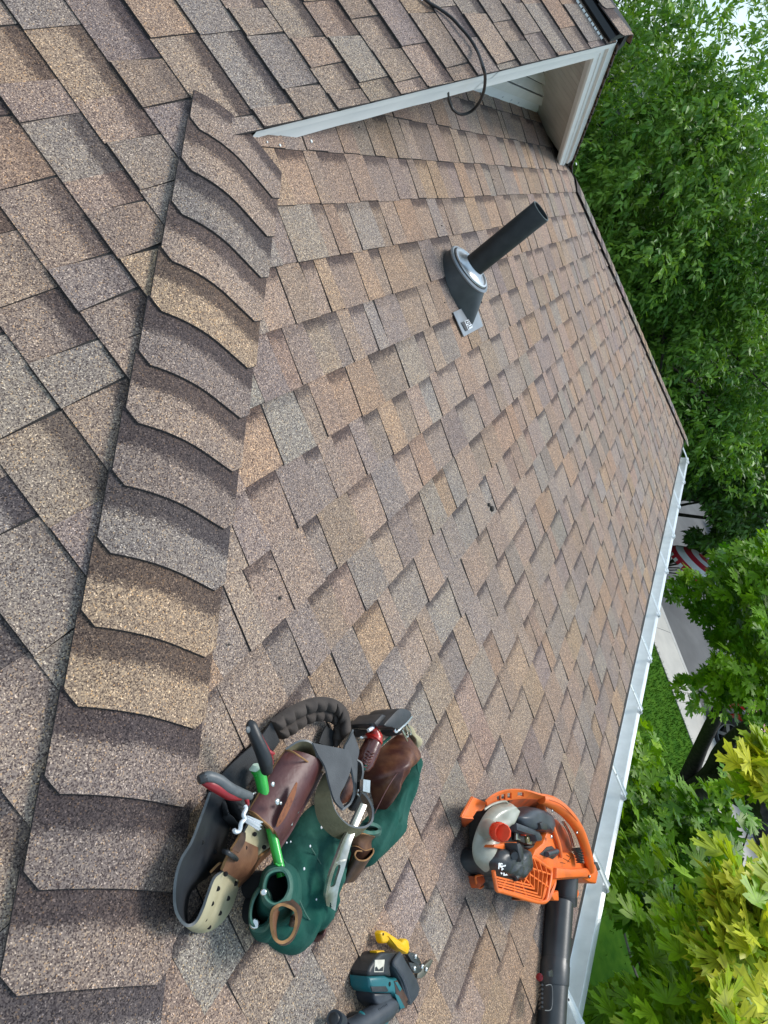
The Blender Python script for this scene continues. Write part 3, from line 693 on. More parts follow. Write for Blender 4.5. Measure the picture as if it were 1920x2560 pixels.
# green canvas bag under the sleeve
pillow('canvas_pouch', [zu(690, 330), zu(640, 400), zu(590, 560), zu(600, 800), zu(620, 900), zu(720, 968), zu(800, 963), zu(822, 880), zu(850, 850), zu(905, 850), zu(985, 740), zu(1000, 690), zu(985, 600), zu(1020, 480), zu(1075, 280), zu(1080, 150), zu(950, 30), zu(860, 60), zu(770, 180)], zu(850, 480), .042, M_GRN, P_, wr=.008, wsc=30, rings=30, n=200, power=3.4, fold=((K(*zu(800, 900))-K(*zu(910, 100))).normalized(), .014, 11))
pillow('pocket_body', [zu(600, 520), zu(535, 640), zu(515, 720), zu(530, 830), zu(610, 900), zu(690, 860), zu(760, 760), zu(790, 600), zu(740, 480)], zu(660, 700), .05, M_GRN, P_, wr=.006, rings=10)
# mouth of the nail pocket and of the smaller one below it
def loopr(name, c, rx, ry, rot, h, drop, flare, mats, th=.005, n=44, zf=zu, tilt=(0, 0), m=4):
    a, b = [], []
    for i in range(12):
        t = 2*math.pi*i/12; x, y = math.cos(t)*rx, math.sin(t)*ry
        X = x*math.cos(rot)-y*math.sin(rot); Y = x*math.sin(rot)+y*math.cos(rot)
        a.append(zf(c[0]+X, c[1]+Y, h)); b.append(zf(c[0]+X*flare+tilt[0], c[1]+Y*flare+tilt[1], h-drop))
    return ribbon(name, a, b, th, mats, P_, n=n, m=m, closed=True)
def pocket(rim, hem, wall, hr, hb, zf, inner):
    ribbon('pocket_rim', [zf(x, y, hr) for x, y in rim], [zf(x, y, hr-.012) for x, y in hem], .0035, [M_GRNR], P_, n=60, m=3, closed=True)
    ribbon('pocket_wall', [zf(x, y, hr-.014) for x, y in hem], [zf(x, y, hb) for x, y in wall], .003, [M_GRN], P_, n=48, m=8, closed=True)
    ribbon('pocket_inside', [zf(x, y, hr-.004) for x, y in rim], [zf(inner[0]+(x-inner[0])*.8, inner[1]+(y-inner[1])*.8, hr-.05) for x, y in rim], .002, [M_GRN], P_, n=40, m=4, closed=True)
    pillow('pocket_shade', [zf(inner[0]+(x-inner[0])*.95, inner[1]+(y-inner[1])*.95, hr-.048) for x, y in rim], zf(*inner), .004, M_HOLE, P_, h0=hr-.048, rings=3)  # near-black sheet standing in for the shade inside the pocket
pocket([(520, 722), (538, 630), (585, 562), (628, 590), (640, 680), (632, 750), (590, 790), (538, 785)], [(512, 735), (530, 625), (582, 550), (640, 585), (655, 690), (650, 775), (598, 825), (530, 815)], [(512, 775), (525, 620), (590, 520), (690, 560), (720, 700), (690, 830), (620, 890), (545, 865)], .075, .012, zu, (582, 690))
pocket([(602, 560), (622, 480), (665, 448), (722, 446), (752, 490), (758, 560), (725, 625), (668, 652), (620, 622)], [(594, 575), (614, 470), (660, 432), (730, 430), (772, 480), (780, 570), (750, 655), (678, 694), (606, 650)], [(560, 640), (600, 450), (680, 400), (770, 410), (835, 500), (835, 640), (780, 760), (670, 790), (580, 740)], .105, .05, zu, (684, 552))
bits = [disc_stud(K(*zu(600, 580, .104)), C0-K(*zu(600, 580, .104)), .0055, .003, 10), disc_stud(K(*zu(543, 778, .072)), C0-K(*zu(543, 778, .072)), .0085, .003, 10), disc_stud(K(*zu(632, 690, .078)), C0-K(*zu(632, 690, .078)), .004, .003, 8)]
for b_ in bits: mk('rivet', *b_, M_CHROME, P_)
# leather loop and patch on the bag
pillow('leather_patch', [zu(660, 690), zu(740, 620), zu(800, 650), zu(850, 720), zu(830, 800), zu(780, 860), zu(700, 850)], zu(760, 740), .012, M_BRND, P_, h0=.066, rings=6)
ribbon('hammer_loop', [zu(*p, h) for p, h in (((655, 700), .105), ((700, 660), .11), ((750, 665), .11), ((800, 700), .115), ((805, 780), .118), ((775, 860), .115), ((720, 895), .11), ((672, 870), .108), ((650, 790), .106))], [zu(*p, h) for p, h in (((690, 715), .085), ((745, 625), .085), ((790, 640), .085), ((835, 700), .08), ((815, 800), .08), ((775, 880), .082), ((725, 906), .088), ((685, 880), .085), ((672, 800), .085))], .005, [M_BRND, M_BRN, M_RAW], P_, n=60, closed=True)
pillow('leather_corner', [zu(885, 840), zu(960, 765), zu(975, 800), zu(945, 880), zu(905, 893)], zu(930, 840), .018, M_MAR, P_, h0=.028, rings=5)
# seams and bits of lint on the canvas
tube('seam', [K(*zu(700, 340, .03)), K(*zu(735, 390, .052)), K(*zu(770, 440, .062)), K(*zu(790, 520, .060)), K(*zu(830, 640, .058)), K(*zu(900, 760, .05)), K(*zu(985, 740, .012))], .0016, M_GRNR, P_, seg=6)
tube('seam', [K(*zu(900, 300, .058)), K(*zu(960, 400, .056)), K(*zu(1000, 470, .046)), K(*zu(1015, 520, .03))], .0012, M_GRNR, P_, seg=6)
for x, y, r in ((855, 432, .0030), (964, 172, .0034), (745, 268, .0018), (770, 262, .0018), (790, 520, .0018), (932, 625, .0022), (712, 40, .0018), (893, 290, .0026)):
    V, F = disc_stud(K(*zu(x, y, .066)), NA, r, .0012, 7); mk('lint', V, F, M_PAPER, P_)
# second canvas pouch with a crescent of red-brown leather
pillow('canvas_pouch', [z3(1380, 700), z3(1420, 645), z3(1478, 650), z3(1400, 800), z3(1320, 1050), z4(1290, 20), z4(1195, 310), z4(1060, 600), z4(960, 720), z4(880, 775), z4(800, 700), z4(760, 520), z4(800, 300), z4(950, 120), z3(1060, 1150), z3(1200, 900)], z4(1040, 230), .042, M_GRN, P_, wr=.004, rings=20, n=140, power=3, fold=((K(*z4(900, 720))-K(*z3(1400, 700))).normalized(), .014, 18))
pillow('leather_flap', [z3(1270, 395), z3(1120, 500), z3(980, 640), z3(890, 800), z3(865, 920), z3(930, 1000), z3(955, 1150), z3(985, 1320), z3(1060, 1160), z3(1150, 1000), z3(1260, 830), z3(1380, 690), z3(1430, 600), z3(1350, 450)], z3(1120, 790), .052, M_MAR2, P_, h0=.035, wr=.007, wsc=22, rings=14, n=100, power=3.2)
tube('piping', [K(*z3(1175, 430, .05)), K(*z3(1050, 540, .055)), K(*z3(950, 660, .058)), K(*z3(868, 805, .058))], .0035, M_GRN, P_)
ribbon('stitching', [z3(1375, 715, .062), z3(1250, 860, .074), z3(1130, 1050, .072), z3(1000, 1310, .055)], [z3(1369, 711, .062), z3(1244, 856, .074), z3(1124, 1046, .072), z3(994, 1306, .055)], .001, [M_MAR], P_)
pillow('suede_tab', [z3(1330, 330), z3(1400, 290), z3(1440, 370), z3(1528, 450), z3(1520, 530), z3(1450, 560), z3(1380, 470)], z3(1430, 450), .012, M_SUEDE, P_, h0=.03, wr=.003, rings=6)
# small pocket with leather pen holder on the second pouch
loopr('pocket_rim', (950, 325), 112, 52, .12, .085, .03, 1.0, [M_GRNR, M_GRNR, M_GRNR], .007, zf=z4, tilt=(-5, 45))
pillow('pocket_shade', [z4(900, 300), z4(960, 270), z4(1050, 310), z4(1020, 350), z4(920, 345)], z4(960, 315), .003, M_HOLE, P_, h0=.066, rings=3)  # dark sheet painted as the shade in this pocket's mouth
ribbon('leather_panel', [z4(765, 400, .07), z4(850, 385, .085), z4(930, 400, .085), z4(1000, 420, .075)], [z4(735, 530, .05), z4(820, 545, .062), z4(890, 590, .062), z4(960, 560, .05)], .004, [M_BRN, M_BRN, M_RAW], P_, bulge=lambda u, v: .006*math.sin(3.14*v))
ribbon('pen_holder', [z4(735, 530, .055), z4(800, 535, .066), z4(890, 580, .07), z4(980, 560, .055), z4(975, 620, .068), z4(900, 690, .082), z4(810, 690, .082), z4(770, 640, .075), z4(790, 590, .07)], [z4(600, 940, .018), z4(640, 960, .02), z4(690, 940, .024), z4(740, 900, .02), z4(800, 880, .03), z4(760, 930, .044), z4(690, 950, .048), z4(640, 950, .044), z4(625, 930, .03)], .0035, [M_BRND, M_BRND, M_RAW], P_, n=60)
tube('raw_rim', [K(*z4(980, 560, .057)), K(*z4(975, 620, .070)), K(*z4(900, 692, .084)), K(*z4(812, 692, .084)), K(*z4(768, 640, .077)), K(*z4(790, 590, .072)), K(*z4(850, 590, .07))], .0017, M_RAW, P_, seg=6)
# standing belt: black rubber inside, tan suede outside
top = [zt(265, 655, .065), zt(205, 820, .07), zu(150, 260, .075), zu(85, 370, .075), zu(52, 475, .075), zu(40, 600, .072), zu(55, 710, .068), zu(112, 785, .062), zu(170, 770, .062), zu(215, 690, .064), zu(250, 590, .066), zu(290, 490, .066), zu(345, 440, .062), zu(430, 330, .058), zu(480, 190, .056), zu(530, 110, .05)]
bot = [zt(420, 700, .015), zt(385, 860, .01), zu(358, 280, .008), zu(335, 400, .006), zu(250, 475, .005), zu(150, 560, .004), zu(116, 680, .004), zu(130, 800, .004), zu(230, 826, .004), zu(325, 775, .004), zu(395, 675, .005), zu(438, 550, .008), zu(450, 500, .012), zu(560, 380, .02), zu(655, 290, .025), zu(665, 200, .03)]
ribbon('belt_strap', top, bot, .0045, [M_RUB, M_SUEDE, M_DGR], P_, n=110, m=8)
hb = []
def hole(zf, x, y, h, r=.0042, n_=None): hb.append(disc_stud(K(*zf(x, y, h)), n_ or (C0-K(*zf(x, y, h))), r, .0012, 9))
for x, y, h in ((545, 215, .055), (485, 300, .06), (605, 297, .042), (645, 215, .042), (362, 465, .066), (425, 525, .025), (313, 557, .057), (377, 618, .028), (275, 650, .053), (325, 710, .028), (232, 750, .042), (257, 797, .022)): hole(zu, x, y, h)
for x, y, h in ((217, 267, .06), (297, 325, .03), (157, 350, .058), (235, 405, .03), (100, 430, .062), (170, 470, .03)): hole(zu, x, y, h, .0036)
for b_ in hb: mk('punched_hole', *b_, M_HOLE, P_)
ribbon('belt_keeper', [zu(335, 440, .068), zu(365, 370, .074), zu(405, 305, .074), zu(440, 240, .07)], [zu(450, 505, .03), zu(500, 450, .044), zu(552, 378, .044), zu(560, 300, .04)], .005, [M_BRN, M_BRN, M_RAW], P_, n=20)
ribbon('belt_keeper', [zu(452, 503, .026), zu(505, 445, .036), zu(556, 372, .036), zu(640, 300, .03)], [zu(440, 545, .012), zu(510, 480, .018), zu(575, 395, .018), zu(650, 325, .016)], .004, [M_BRN, M_BRN, M_RAW], P_, n=16)
ribbon('leather_tab', [zu(455, 200, .072), zu(440, 240, .075), zu(395, 310, .075)], [zu(482, 205, .068), zu(478, 260, .070), zu(440, 330, .070)], .004, [M_BRND, M_BRND, M_RAW], P_, n=12)
ribbon('leather_tab', [zu(265, 455, .05), zu(320, 400, .06), zu(340, 400, .06)], [zu(330, 440, .05), zu(345, 420, .055), zu(355, 410, .055)], .004, [M_BRND, M_BRND, M_RAW], P_, n=10)
tube('cable_tie', [K(*zu(352, 322, .075)), K(*zu(372, 330, .086)), K(*zu(405, 352, .084)), K(*zu(430, 372, .07))], .0042, M_BLKP, P_, seg=8)
# maroon tool sleeve, rolled over at its left
def sleeve_line(s): return zt(735+(505-735)*s, 388+(778-388)*s, .045), zt(800+(575-800)*s, 398+(835-398)*s, .095), zt(880+(650-880)*s, 445+(905-445)*s, .092), zt(968+(688-968)*s, 530+(1030-530)*s, .05)
cols_ = [sleeve_line(s) for s in (0, .25, .5, .75, 1)]
EA = [c[0] for c in cols_]; EB = [c[3] for c in cols_]
sl_ = ribbon('tool_sleeve', [zt(742, 384, .045), zt(680, 470, .046), zt(620, 575, .047), zt(560, 680, .047), zt(503, 775, .045)], [zt(972, 528, .052), zt(915, 640, .05), zt(850, 760, .05), zt(775, 900, .05), zt(690, 1028, .048)], .004, [M_MAR, M_MAR, M_RAW], P_, n=40, m=24, bulge=lambda u, v: .034*math.sin(3.1416*min(1, v*1.08))**.8*(1-.15*u) if v < .93 else .034*math.sin(3.1416*1)*0)
tube('raw_rim', [K(*zt(503, 772, .05)), K(*zt(545, 790, .074)), K(*zt(600, 838, .083)), K(*zt(650, 885, .076)), K(*zt(668, 930, .062)), K(*zt(662, 985, .052)), K(*zt(675, 1025, .05))], .0022, M_RAW, P_, seg=6)
tube('raw_rim', [K(*zt(738, 388, .055)), K(*zt(790, 405, .08)), K(*zt(850, 445, .085)), K(*zt(915, 490, .068)), K(*zt(972, 530, .052))], .0018, M_RAW, P_, seg=6)
ribbon('sleeve_back', [zt(505, 780, .045), zt(600, 850, .06), zt(665, 935, .055)], [zt(545, 800, .03), zt(600, 870, .03), zt(660, 960, .03)], .003, [M_BRND, M_BRND, M_RAW], P_, n=12)
bits = [disc_stud(K(*zt(x, y, h)), NA, r, .003, 12) for x, y, h, r in ((657, 605, .088, .0050), (686, 715, .088, .0062), (706, 724, .084, .0035), (850, 692, .064, .0048), (812, 773, .064, .0048), (773, 850, .064, .0048), (685, 996, .055, .0062), (935, 527, .062, .0055))]
for b_ in bits: mk('rivet', *b_, M_CHROME, P_)
sc_a = [zt(806, 590, .092), zt(768, 660, .092), zt(736, 730, .091), zt(698, 810, .088), zt(678, 868, .082)]
sc_b = [zt(814, 600, .091), zt(797, 678, .091), zt(768, 748, .090), zt(728, 826, .087), zt(686, 876, .081)]
M_SCUFF = mat('scuffed_leather', (.22, .075, .028), .8, c2=(.12, .035, .02), scale=140, lo=.45, hi=.7)
ribbon('scuff', sc_a, sc_b, .0008, [M_SCUFF], P_, n=20, m=3)
# webbing strap lying flat, quilted shoulder pad, folded strap and buckle
ribbon('suspender_strap', [zt(648, 215, .03), zt(560, 330, .022), zt(450, 430, .016), zt(345, 535, .014), zt(270, 655, .02)], [zt(700, 335, .03), zt(640, 420, .022), zt(560, 520, .016), zt(490, 620, .014), zt(410, 740, .02)], .003, [M_WEB], P_, n=30)
qa = [zt(655, 210, .035), zt(735, 150, .04), zt(850, 92, .045), zt(960, 66, .05), zt(1060, 85, .055), zt(1122, 150, .06), zt(1150, 270, .06)]
qb = [zt(705, 320, .02), zt(770, 285, .018), zt(850, 225, .016), zt(930, 197, .016), zt(1010, 205, .018), zt(1060, 255, .02), zt(1052, 370, .022)]
ribbon('shoulder_pad', qa, qb, .012, [M_QUILT], P_, n=96, m=14, bulge=lambda u, v: -.011*(abs(math.sin(math.pi*v*2))**.5)*(abs(math.sin(math.pi*u*9.0))**.4))
ribbon('strap_end', [zt(990, 240, .02), zt(965, 290, .02), zt(945, 345, .02)], [zt(1050, 275, .02), zt(1050, 330, .02), zt(1030, 380, .02)], .003, [M_WEB], P_, n=10)
tube('pad_edge', [K(*zt(1052, 370, .03)), K(*zt(1060, 300, .03)), K(*zt(1050, 235, .026))], .004, M_QUILT, P_)
pillow('folded_strap', [zt(305, 650), zt(390, 640), zt(480, 690), zt(500, 720), zt(490, 770), zt(445, 885), zt(405, 870), zt(340, 790), zt(305, 740)], zt(400, 760), .018, M_WEB, P_, h0=.085, rings=5, n=48, wr=.004, power=5)
pillow('folded_strap', [zt(268, 700), zt(310, 660), zt(345, 790), zt(420, 870), zt(440, 900), zt(370, 870), zt(300, 830), zt(300, 780)], zt(340, 790), .014, M_WEB, P_, h0=.07, rings=5, n=40, wr=.004)
tube('buckle', [K(*zt(483, 742, .105)), K(*zt(490, 760, .108)), K(*zt(474, 795, .108)), K(*zt(482, 822, .108)), K(*zt(460, 850, .106)), K(*zt(450, 895, .102)), K(*zt(425, 905, .1)), K(*zt(415, 890, .1))], .0036, M_WBUCK, P_, seg=8)
ribbon('buckle', [zt(470, 835, .106), zt(500, 800, .106)], [zt(572, 900, .09), zt(586, 840, .09)], .003, [M_WBUCK], P_, n=10, m=12, bulge=lambda u, v: .0028*math.sin(u*18))
tube('strap_hook', [K(*zt(525, 690, .09)), K(*zt(530, 668, .094)), K(*zt(550, 658, .09))], .0018, M_CHROME, P_, seg=6)
# loops of grey strap and olive suede
ribbon('suede_strap', [zt(740, 385, .06), zt(830, 332, .075), zt(905, 346, .085), zt(935, 420, .085), zt(940, 480, .075)], [zt(790, 400, .05), zt(840, 400, .045), zt(880, 420, .045), zt(885, 450, .045), zt(890, 475, .045)], .004, [M_OLIVE, M_OLIVE, M_DGR], P_, n=24)
ribbon('grey_strap', [zt(905, 346, .085), zt(940, 420, .088), zt(985, 500, .092), zt(1010, 600, .098), zt(1045, 710, .105), zt(1095, 765, .108)], [zt(1130, 390, .09), zt(1150, 460, .093), zt(1140, 530, .097), zt(1108, 610, .1), zt(1075, 685, .106), zt(1100, 745, .1)], .004, [M_STRAP, M_STRAP, M_DGR], P_, n=36)
ribbon('grey_strap', [zt(1165, 262, .06), zt(1130, 330, .07), zt(1105, 385, .078), zt(1140, 470, .085), zt(1160, 560, .092), zt(1170, 640, .097), zt(1150, 720, .1), zt(1095, 766, .102)], [zt(1150, 265, .05), zt(1195, 380, .06), zt(1188, 450, .07), zt(1185, 520, .08), zt(1182, 580, .085), zt(1178, 650, .09), zt(1155, 705, .085), zt(1100, 745, .08)], .004, [M_STRAP, M_STRAP, M_DGR], P_, n=40)
ribbon('leather_tab', [zt(1135, 550, .07), zt(1160, 590, .07), zt(1162, 650, .07)], [zt(1075, 690, .06), zt(1090, 725, .06), zt(1130, 710, .06)], .004, [M_MAR2, M_MAR2, M_RAW], P_, n=12)
ribbon('suede_strap', [zt(1008, 540, .085), zt(1018, 620, .095), zt(1030, 700, .105), zt(1065, 790, .112), zt(1140, 862, .115), zt(1225, 876, .115), zt(1280, 840, .112), zt(1287, 760, .108), zt(1255, 690, .1), zt(1222, 655, .09)], [zt(985, 540, .07), zt(935, 640, .07), zt(922, 730, .072), zt(950, 840, .075), zt(1030, 925, .08), zt(1120, 950, .082), zt(1215, 905, .085), zt(1270, 830, .07), zt(1240, 740, .07), zt(1215, 690, .07)], .0045, [M_RUB, M_OLIVE, M_DGR], P_, n=56)
ribbon('metal_clip', [zt(1218, 575, .11), zt(1215, 650, .112)], [zt(1262, 582, .11), zt(1258, 660, .112)], .008, [M_CHROME], P_, n=8)
tube('strap_ring', [K(*zt(1195, 640, .09)), K(*zt(1190, 665, .092)), K(*zt(1202, 680, .09))], .002, M_CHROME, P_, seg=6)
pillow('pouch_shadow', [z3(760, 760), z3(830, 790), z3(850, 900), z3(830, 1060), z3(900, 1100), z3(900, 1250), z3(760, 1290), z3(690, 1260), z3(730, 1100), z3(760, 960)], z3(800, 1020), .012, M_WEB, P_, h0=.03, rings=5)  # dark sheet put in as the shadow between the pouches
ribbon('grey_strap', [z3(800, 690, .075), z3(850, 730, .08), z3(865, 830, .082), z3(850, 920, .08)], [z3(790, 780, .06), z3(800, 820, .06), z3(805, 870, .06), z3(800, 940, .06)], .004, [M_STRAP, M_STRAP, M_DGR], P_, n=18)
# black clip and hook at the far end
slab('belt_clip', [z3(995, 265)[:2], z3(1090, 160)[:2], z3(1150, 185)[:2], z3(1160, 210)[:2], z3(1080, 300)[:2], z3(1030, 310)[:2]], .02, .085, M_BLKP, P_, .004)
slab('belt_clip', [z3(1110, 290)[:2], z3(1190, 190)[:2], z3(1290, 98)[:2], z3(1390, 115)[:2], z3(1425, 160)[:2], z3(1400, 215)[:2], z3(1280, 325)[:2], z3(1200, 315)[:2]], .03, .1, M_BLKP, P_, .008, smooth_outline=40)
pillow('strap_end', [z3(1050, 340), z3(1130, 280), z3(1240, 330), z3(1290, 370), z3(1180, 420), z3(1080, 400)], z3(1160, 350), .03, M_WEB, P_, h0=.02, rings=5)
tube('hook_buckle', [K(*z3(1425, 195, .1)), K(*z3(1360, 270, .1)), K(*z3(1290, 335, .1)), K(*z3(1245, 370, .098)), K(*z3(1228, 350, .096)), K(*z3(1235, 325, .094))], .003, M_CHROME, P_, seg=8)
tube('hook_buckle', [K(*z3(1310, 340, .095)), K(*z3(1340, 400, .09)), K(*z3(1370, 470, .08))], .0028, M_CHROME, P_, seg=8)
tube('hook_buckle', [K(*z3(1350, 310, .095)), K(*z3(1380, 375, .09)), K(*z3(1378, 420, .086)), K(*z3(1355, 420, .086)), K(*z3(1340, 370, .09))], .0022, M_CHROME, P_, seg=8)
tube('hook_buckle', [K(*z3(1375, 285, .095)), K(*z3(1412, 350, .09)), K(*z3(1412, 395, .086)), K(*z3(1395, 395, .086))], .0022, M_CHROME, P_, seg=8)
tube('strap_ring', [K(*z3(800, 455, .04)), K(*z3(850, 430, .05)), K(*z3(900, 425, .05))], .003, M_CHROME, P_, seg=6)
ribbon('suspender_strap', [z3(760, 335, .03), z3(850, 345, .03), z3(910, 350, .03)], [z3(770, 420, .02), z3(850, 420, .02), z3(905, 415, .02)], .004, [M_QUILT], P_, n=10)
# tools in the belt
tl = thing('pry_bar', 'worn silver flat pry bar hanging down the green pouch', 'pry bar', K(*z4(600, 700)))
pa = [z4(900, 60, .10), z4(800, 280, .10), z4(735, 450, .10), z4(690, 600, .098), z4(640, 790, .095), z4(590, 950, .09), z4(565, 1060, .085), z4(535, 1270, .07)]
pb = [z4(835, 20, .10), z4(712, 290, .102), z4(618, 470, .102), z4(555, 640, .10), z4(480, 830, .097), z4(440, 980, .092), z4(422, 1110, .087), z4(440, 1210, .075)]
ribbon('bar', pa, pb, .005, [M_STEEL], tl, n=130, m=30, skip=lambda u, v: ((u-.64)/.115)**4+((v-.5)/.21)**4 < 1 or (u > .94 and abs(v-.52) < .10-(.97-u)*1.2), bulge=lambda u, v: .004*math.cos((v-.5)*3.0)*(1 if u < .5 else .5))
def handle(name, label, pts, rads, m, stripes):
    t = thing(name, label, 'hand tool', K(*pts[0]))
    tube('grip', [K(*p) for p in pts], rads, m, t, seg=14)
    for nm, sp_, sr, sm in stripes: tube(nm, [K(*p) for p in sp_], sr, sm, t, seg=10)
    return t
h1 = handle('utility_knife', 'black rubber handle with red edge standing out of the maroon sleeve', [zt(497, 222, .075), zt(520, 240, .08), zt(555, 320, .085), zt(590, 400, .085), zt(612, 460, .08), zt(622, 520, .07)], [.006, .0115, .0118, .0125, .0135, .011], M_BLKP, [('red_inlay', [zt(546, 235, .082), zt(585, 315, .088), zt(622, 385, .088), zt(640, 430, .084), zt(650, 480, .078)], [.003, .0042, .0045, .006, .004], M_RED), ('red_spur', [zt(630, 400, .088), zt(650, 410, .09), zt(668, 412, .09)], [.005, .004, .002], M_RED)])
V, F = disc_stud(K(*zt(502, 262, .096)), NA, .006, .002, 12); mk('lanyard_hole', V, F, M_DGR, h1)
handle('tin_snips', 'grey and red rubber handle of snips lying across the black strap', [zt(200, 575, .095), zt(250, 556, .1), zt(320, 580, .104), zt(380, 625, .106), zt(440, 655, .104), zt(515, 680, .098)], [.006, .009, .0095, .0095, .009, .007], M_DGR, [('red_grip', [zt(215, 592, .092), zt(265, 605, .098), zt(330, 638, .1), zt(390, 672, .1), zt(455, 690, .098)], [.004, .0085, .0095, .0092, .005], M_RED), ('black_tip', [zt(193, 577, .094), zt(212, 570, .096), zt(232, 560, .098)], [.007, .0085, .0088], M_BLKP), ('red_inlay', [zt(470, 660, .1), zt(495, 705, .1), zt(500, 735, .098)], [.002, .004, .003], M_RED)])
gp_ = thing('marking_torch', 'bright green plastic tube with a white end under the maroon sleeve', 'tool', K(*zt(600, 560)))
tube('body', [K(*zt(562, 508, .045)), K(*zt(585, 575, .047)), K(*zt(640, 850, .056)), K(*zu(716, 482, .080))], [.0135, .0115, .0095, .0088], M_BRGRN, gp_, seg=14)
tube('collar', [K(*zt(545, 545, .045)), K(*zt(600, 535, .048))], .004, M_BRGRN, gp_)
tube('white_end', [K(*zt(566, 482, .044)), K(*zt(564, 512, .042))], [.010, .0162], mat('pale_plastic', (.55, .7, .55), .4), gp_, seg=14)
tube('clip_ring', [K(*zu(676, 400, .088)), K(*zu(695, 412, .092)), K(*zu(712, 400, .088))], .002, M_BRGRN, gp_)
ck = thing('chalk_bottle', 'dark red squeeze bottle with red conical cap beside the leather pouch', 'bottle', K(*z3(930, 640)))
tube('bottle', [K(*z3(850, 800, .04)), K(*z3(880, 720, .045)), K(*z3(935, 600, .05)), K(*z3(985, 490, .055))], [.016, .0225, .0225, .0205], M_CHALK, ck, seg=20)
for i in range(6):
    f = i/6; tube('rib', [K(*z3(835+f*90, 745-f*190, .065)), K(*z3(875+f*92, 770-f*195, .074)), K(*z3(915+f*92, 780-f*195, .07))], .0018, M_CHALK, ck, seg=6)
tube('neck_ring', [K(*z3(978, 470, .055)), K(*z3(990, 448, .056))], [.0225, .0225], M_REDP, ck, seg=20)
tube('cap', [K(*z3(990, 448, .056)), K(*z3(1002, 405, .06)), K(*z3(1000, 345, .064)), K(*z3(985, 320, .064))], [.021, .0175, .008, .005], M_REDP, ck, seg=9, smooth=False)
tube('string', [K(*z3(975, 268, .07)), K(*z3(995, 295, .07)), K(*z3(1010, 330, .074)), K(*z3(985, 345, .076))], .0026, M_REDP, ck, seg=6)
tube('nozzle_tip', [K(*z3(925, 350, .07)), K(*z3(975, 318, .072))], [.004, .0055], M_WBUCK, ck, seg=8)

# ------------------------------------------------------------------ leaf blower
def zb(a, b): return (1130+a/3.95, 1940+b/3.95)
def kb_(a, b, h): return K(*zb(a, b), h)
def zc(a, b): return (1230+a/7.541, 2120+b/7.541)
def kc(a, b, h): return K(*zc(a, b), h)
def R_(a, b, h): return (*zb(a, b), h)
M_OR = mat('orange_plastic', (.80, .155, .022), .42, c2=(.42, .11, .035), scale=13, detail=10, bump=.08, bscale=60, specks=(.10, .03, .015), ssz=110, sth=-.25, lo=.5, hi=.82)
M_ORD = mat('dark_orange_plastic', (.50, .075, .010), .55, c2=(.14, .045, .02), scale=16, detail=10, lo=.42, hi=.72)  # darker mottled orange for inner walls, recesses and undersides
M_TANK = mat('translucent_tank', (.40, .40, .33), .38, c2=(.16, .155, .115), scale=14, detail=8, lo=.38, hi=.8, coat=.2, bump=.06)
M_CAPR = mat('red_fuel_cap', (.86, .085, .035), .38, c2=(.80, .075, .03), scale=40)
M_FILT = mat('charcoal_cover', (.030, .035, .042), .40, c2=(.055, .062, .072), scale=18, bump=.12, bscale=90, specks=(.22, .22, .22), ssz=160, sth=-.24)
M_START = mat('starter_cover', (.020, .022, .024), .36, c2=(.075, .078, .08), scale=20, detail=8, bump=.15, lo=.4, hi=.8)
M_ENG = mat('greasy_engine', (.012, .011, .010), .5, c2=(.035, .03, .026), scale=40, bump=.4)
M_MARK = mat('white_decal', (.74, .75, .75), .4)
M_CLEAR = mat('dusty_tube', (.030, .032, .033), .33, c2=(.062, .065, .067), scale=9, detail=8, bump=.1, bscale=40, lo=.35, hi=.75)
blo = thing('leaf_blower', 'orange petrol leaf blower with long black tube lying near the gutter', 'leaf blower', K(1290, 2120))
B_ = blo
slab('engine_block', [zb(330, 300), zb(480, 230), zb(640, 200), zb(880, 240), zb(940, 400), zb(960, 600), zb(860, 760), zb(720, 830), zb(450, 960), zb(400, 900), zb(380, 700), zb(370, 450)], .012, .075, M_ENG, B_, .01)
slab('fan_housing', [zb(905, 200), zb(955, 380), zb(1010, 450), zb(1060, 600), zb(1092, 760), zb(1190, 745), zb(1290, 850), zb(1420, 868), zb(1452, 955), zb(1432, 1065), zb(1360, 1050), zb(1300, 1012), zb(1150, 1022), zb(1040, 1030), zb(985, 1130), zb(900, 1245), zb(850, 1235), zb(960, 1000), zb(975, 930), zb(900, 860), zb(800, 795), zb(830, 720), zb(900, 660), zb(940, 560), zb(930, 400)], .02, .105, M_OR, B_, .009)
slab('handle_base', [zb(1040, 905), zb(1200, 918), zb(1350, 905), zb(1390, 925), zb(1380, 1010), zb(1290, 1000), zb(1150, 1008), zb(1035, 1015)], .09, .118, M_OR, B_, .007)
slab('inner_panel', [zb(965, 395), zb(1040, 430), zb(1120, 520), zb(1180, 640), zb(1205, 740), zb(1120, 790), zb(1085, 760), zb(1040, 600), zb(990, 470)], .03, .085, M_ORD, B_, .004)
tube('panel_rib', [kb_(965, 400, .112), kb_(1005, 530, .114), kb_(1055, 680, .114), kb_(1080, 800, .112)], [.006, .0075, .0075, .006], M_OR, B_, seg=10)
tube('panel_rib', [kb_(1090, 450, .095), kb_(1150, 560, .098), kb_(1190, 690, .098)], .0028, M_STEEL, B_, seg=8)
tube('panel_rib', [kb_(1105, 450, .094), kb_(1170, 570, .096), kb_(1205, 700, .096)], .0022, M_ORD, B_, seg=8)
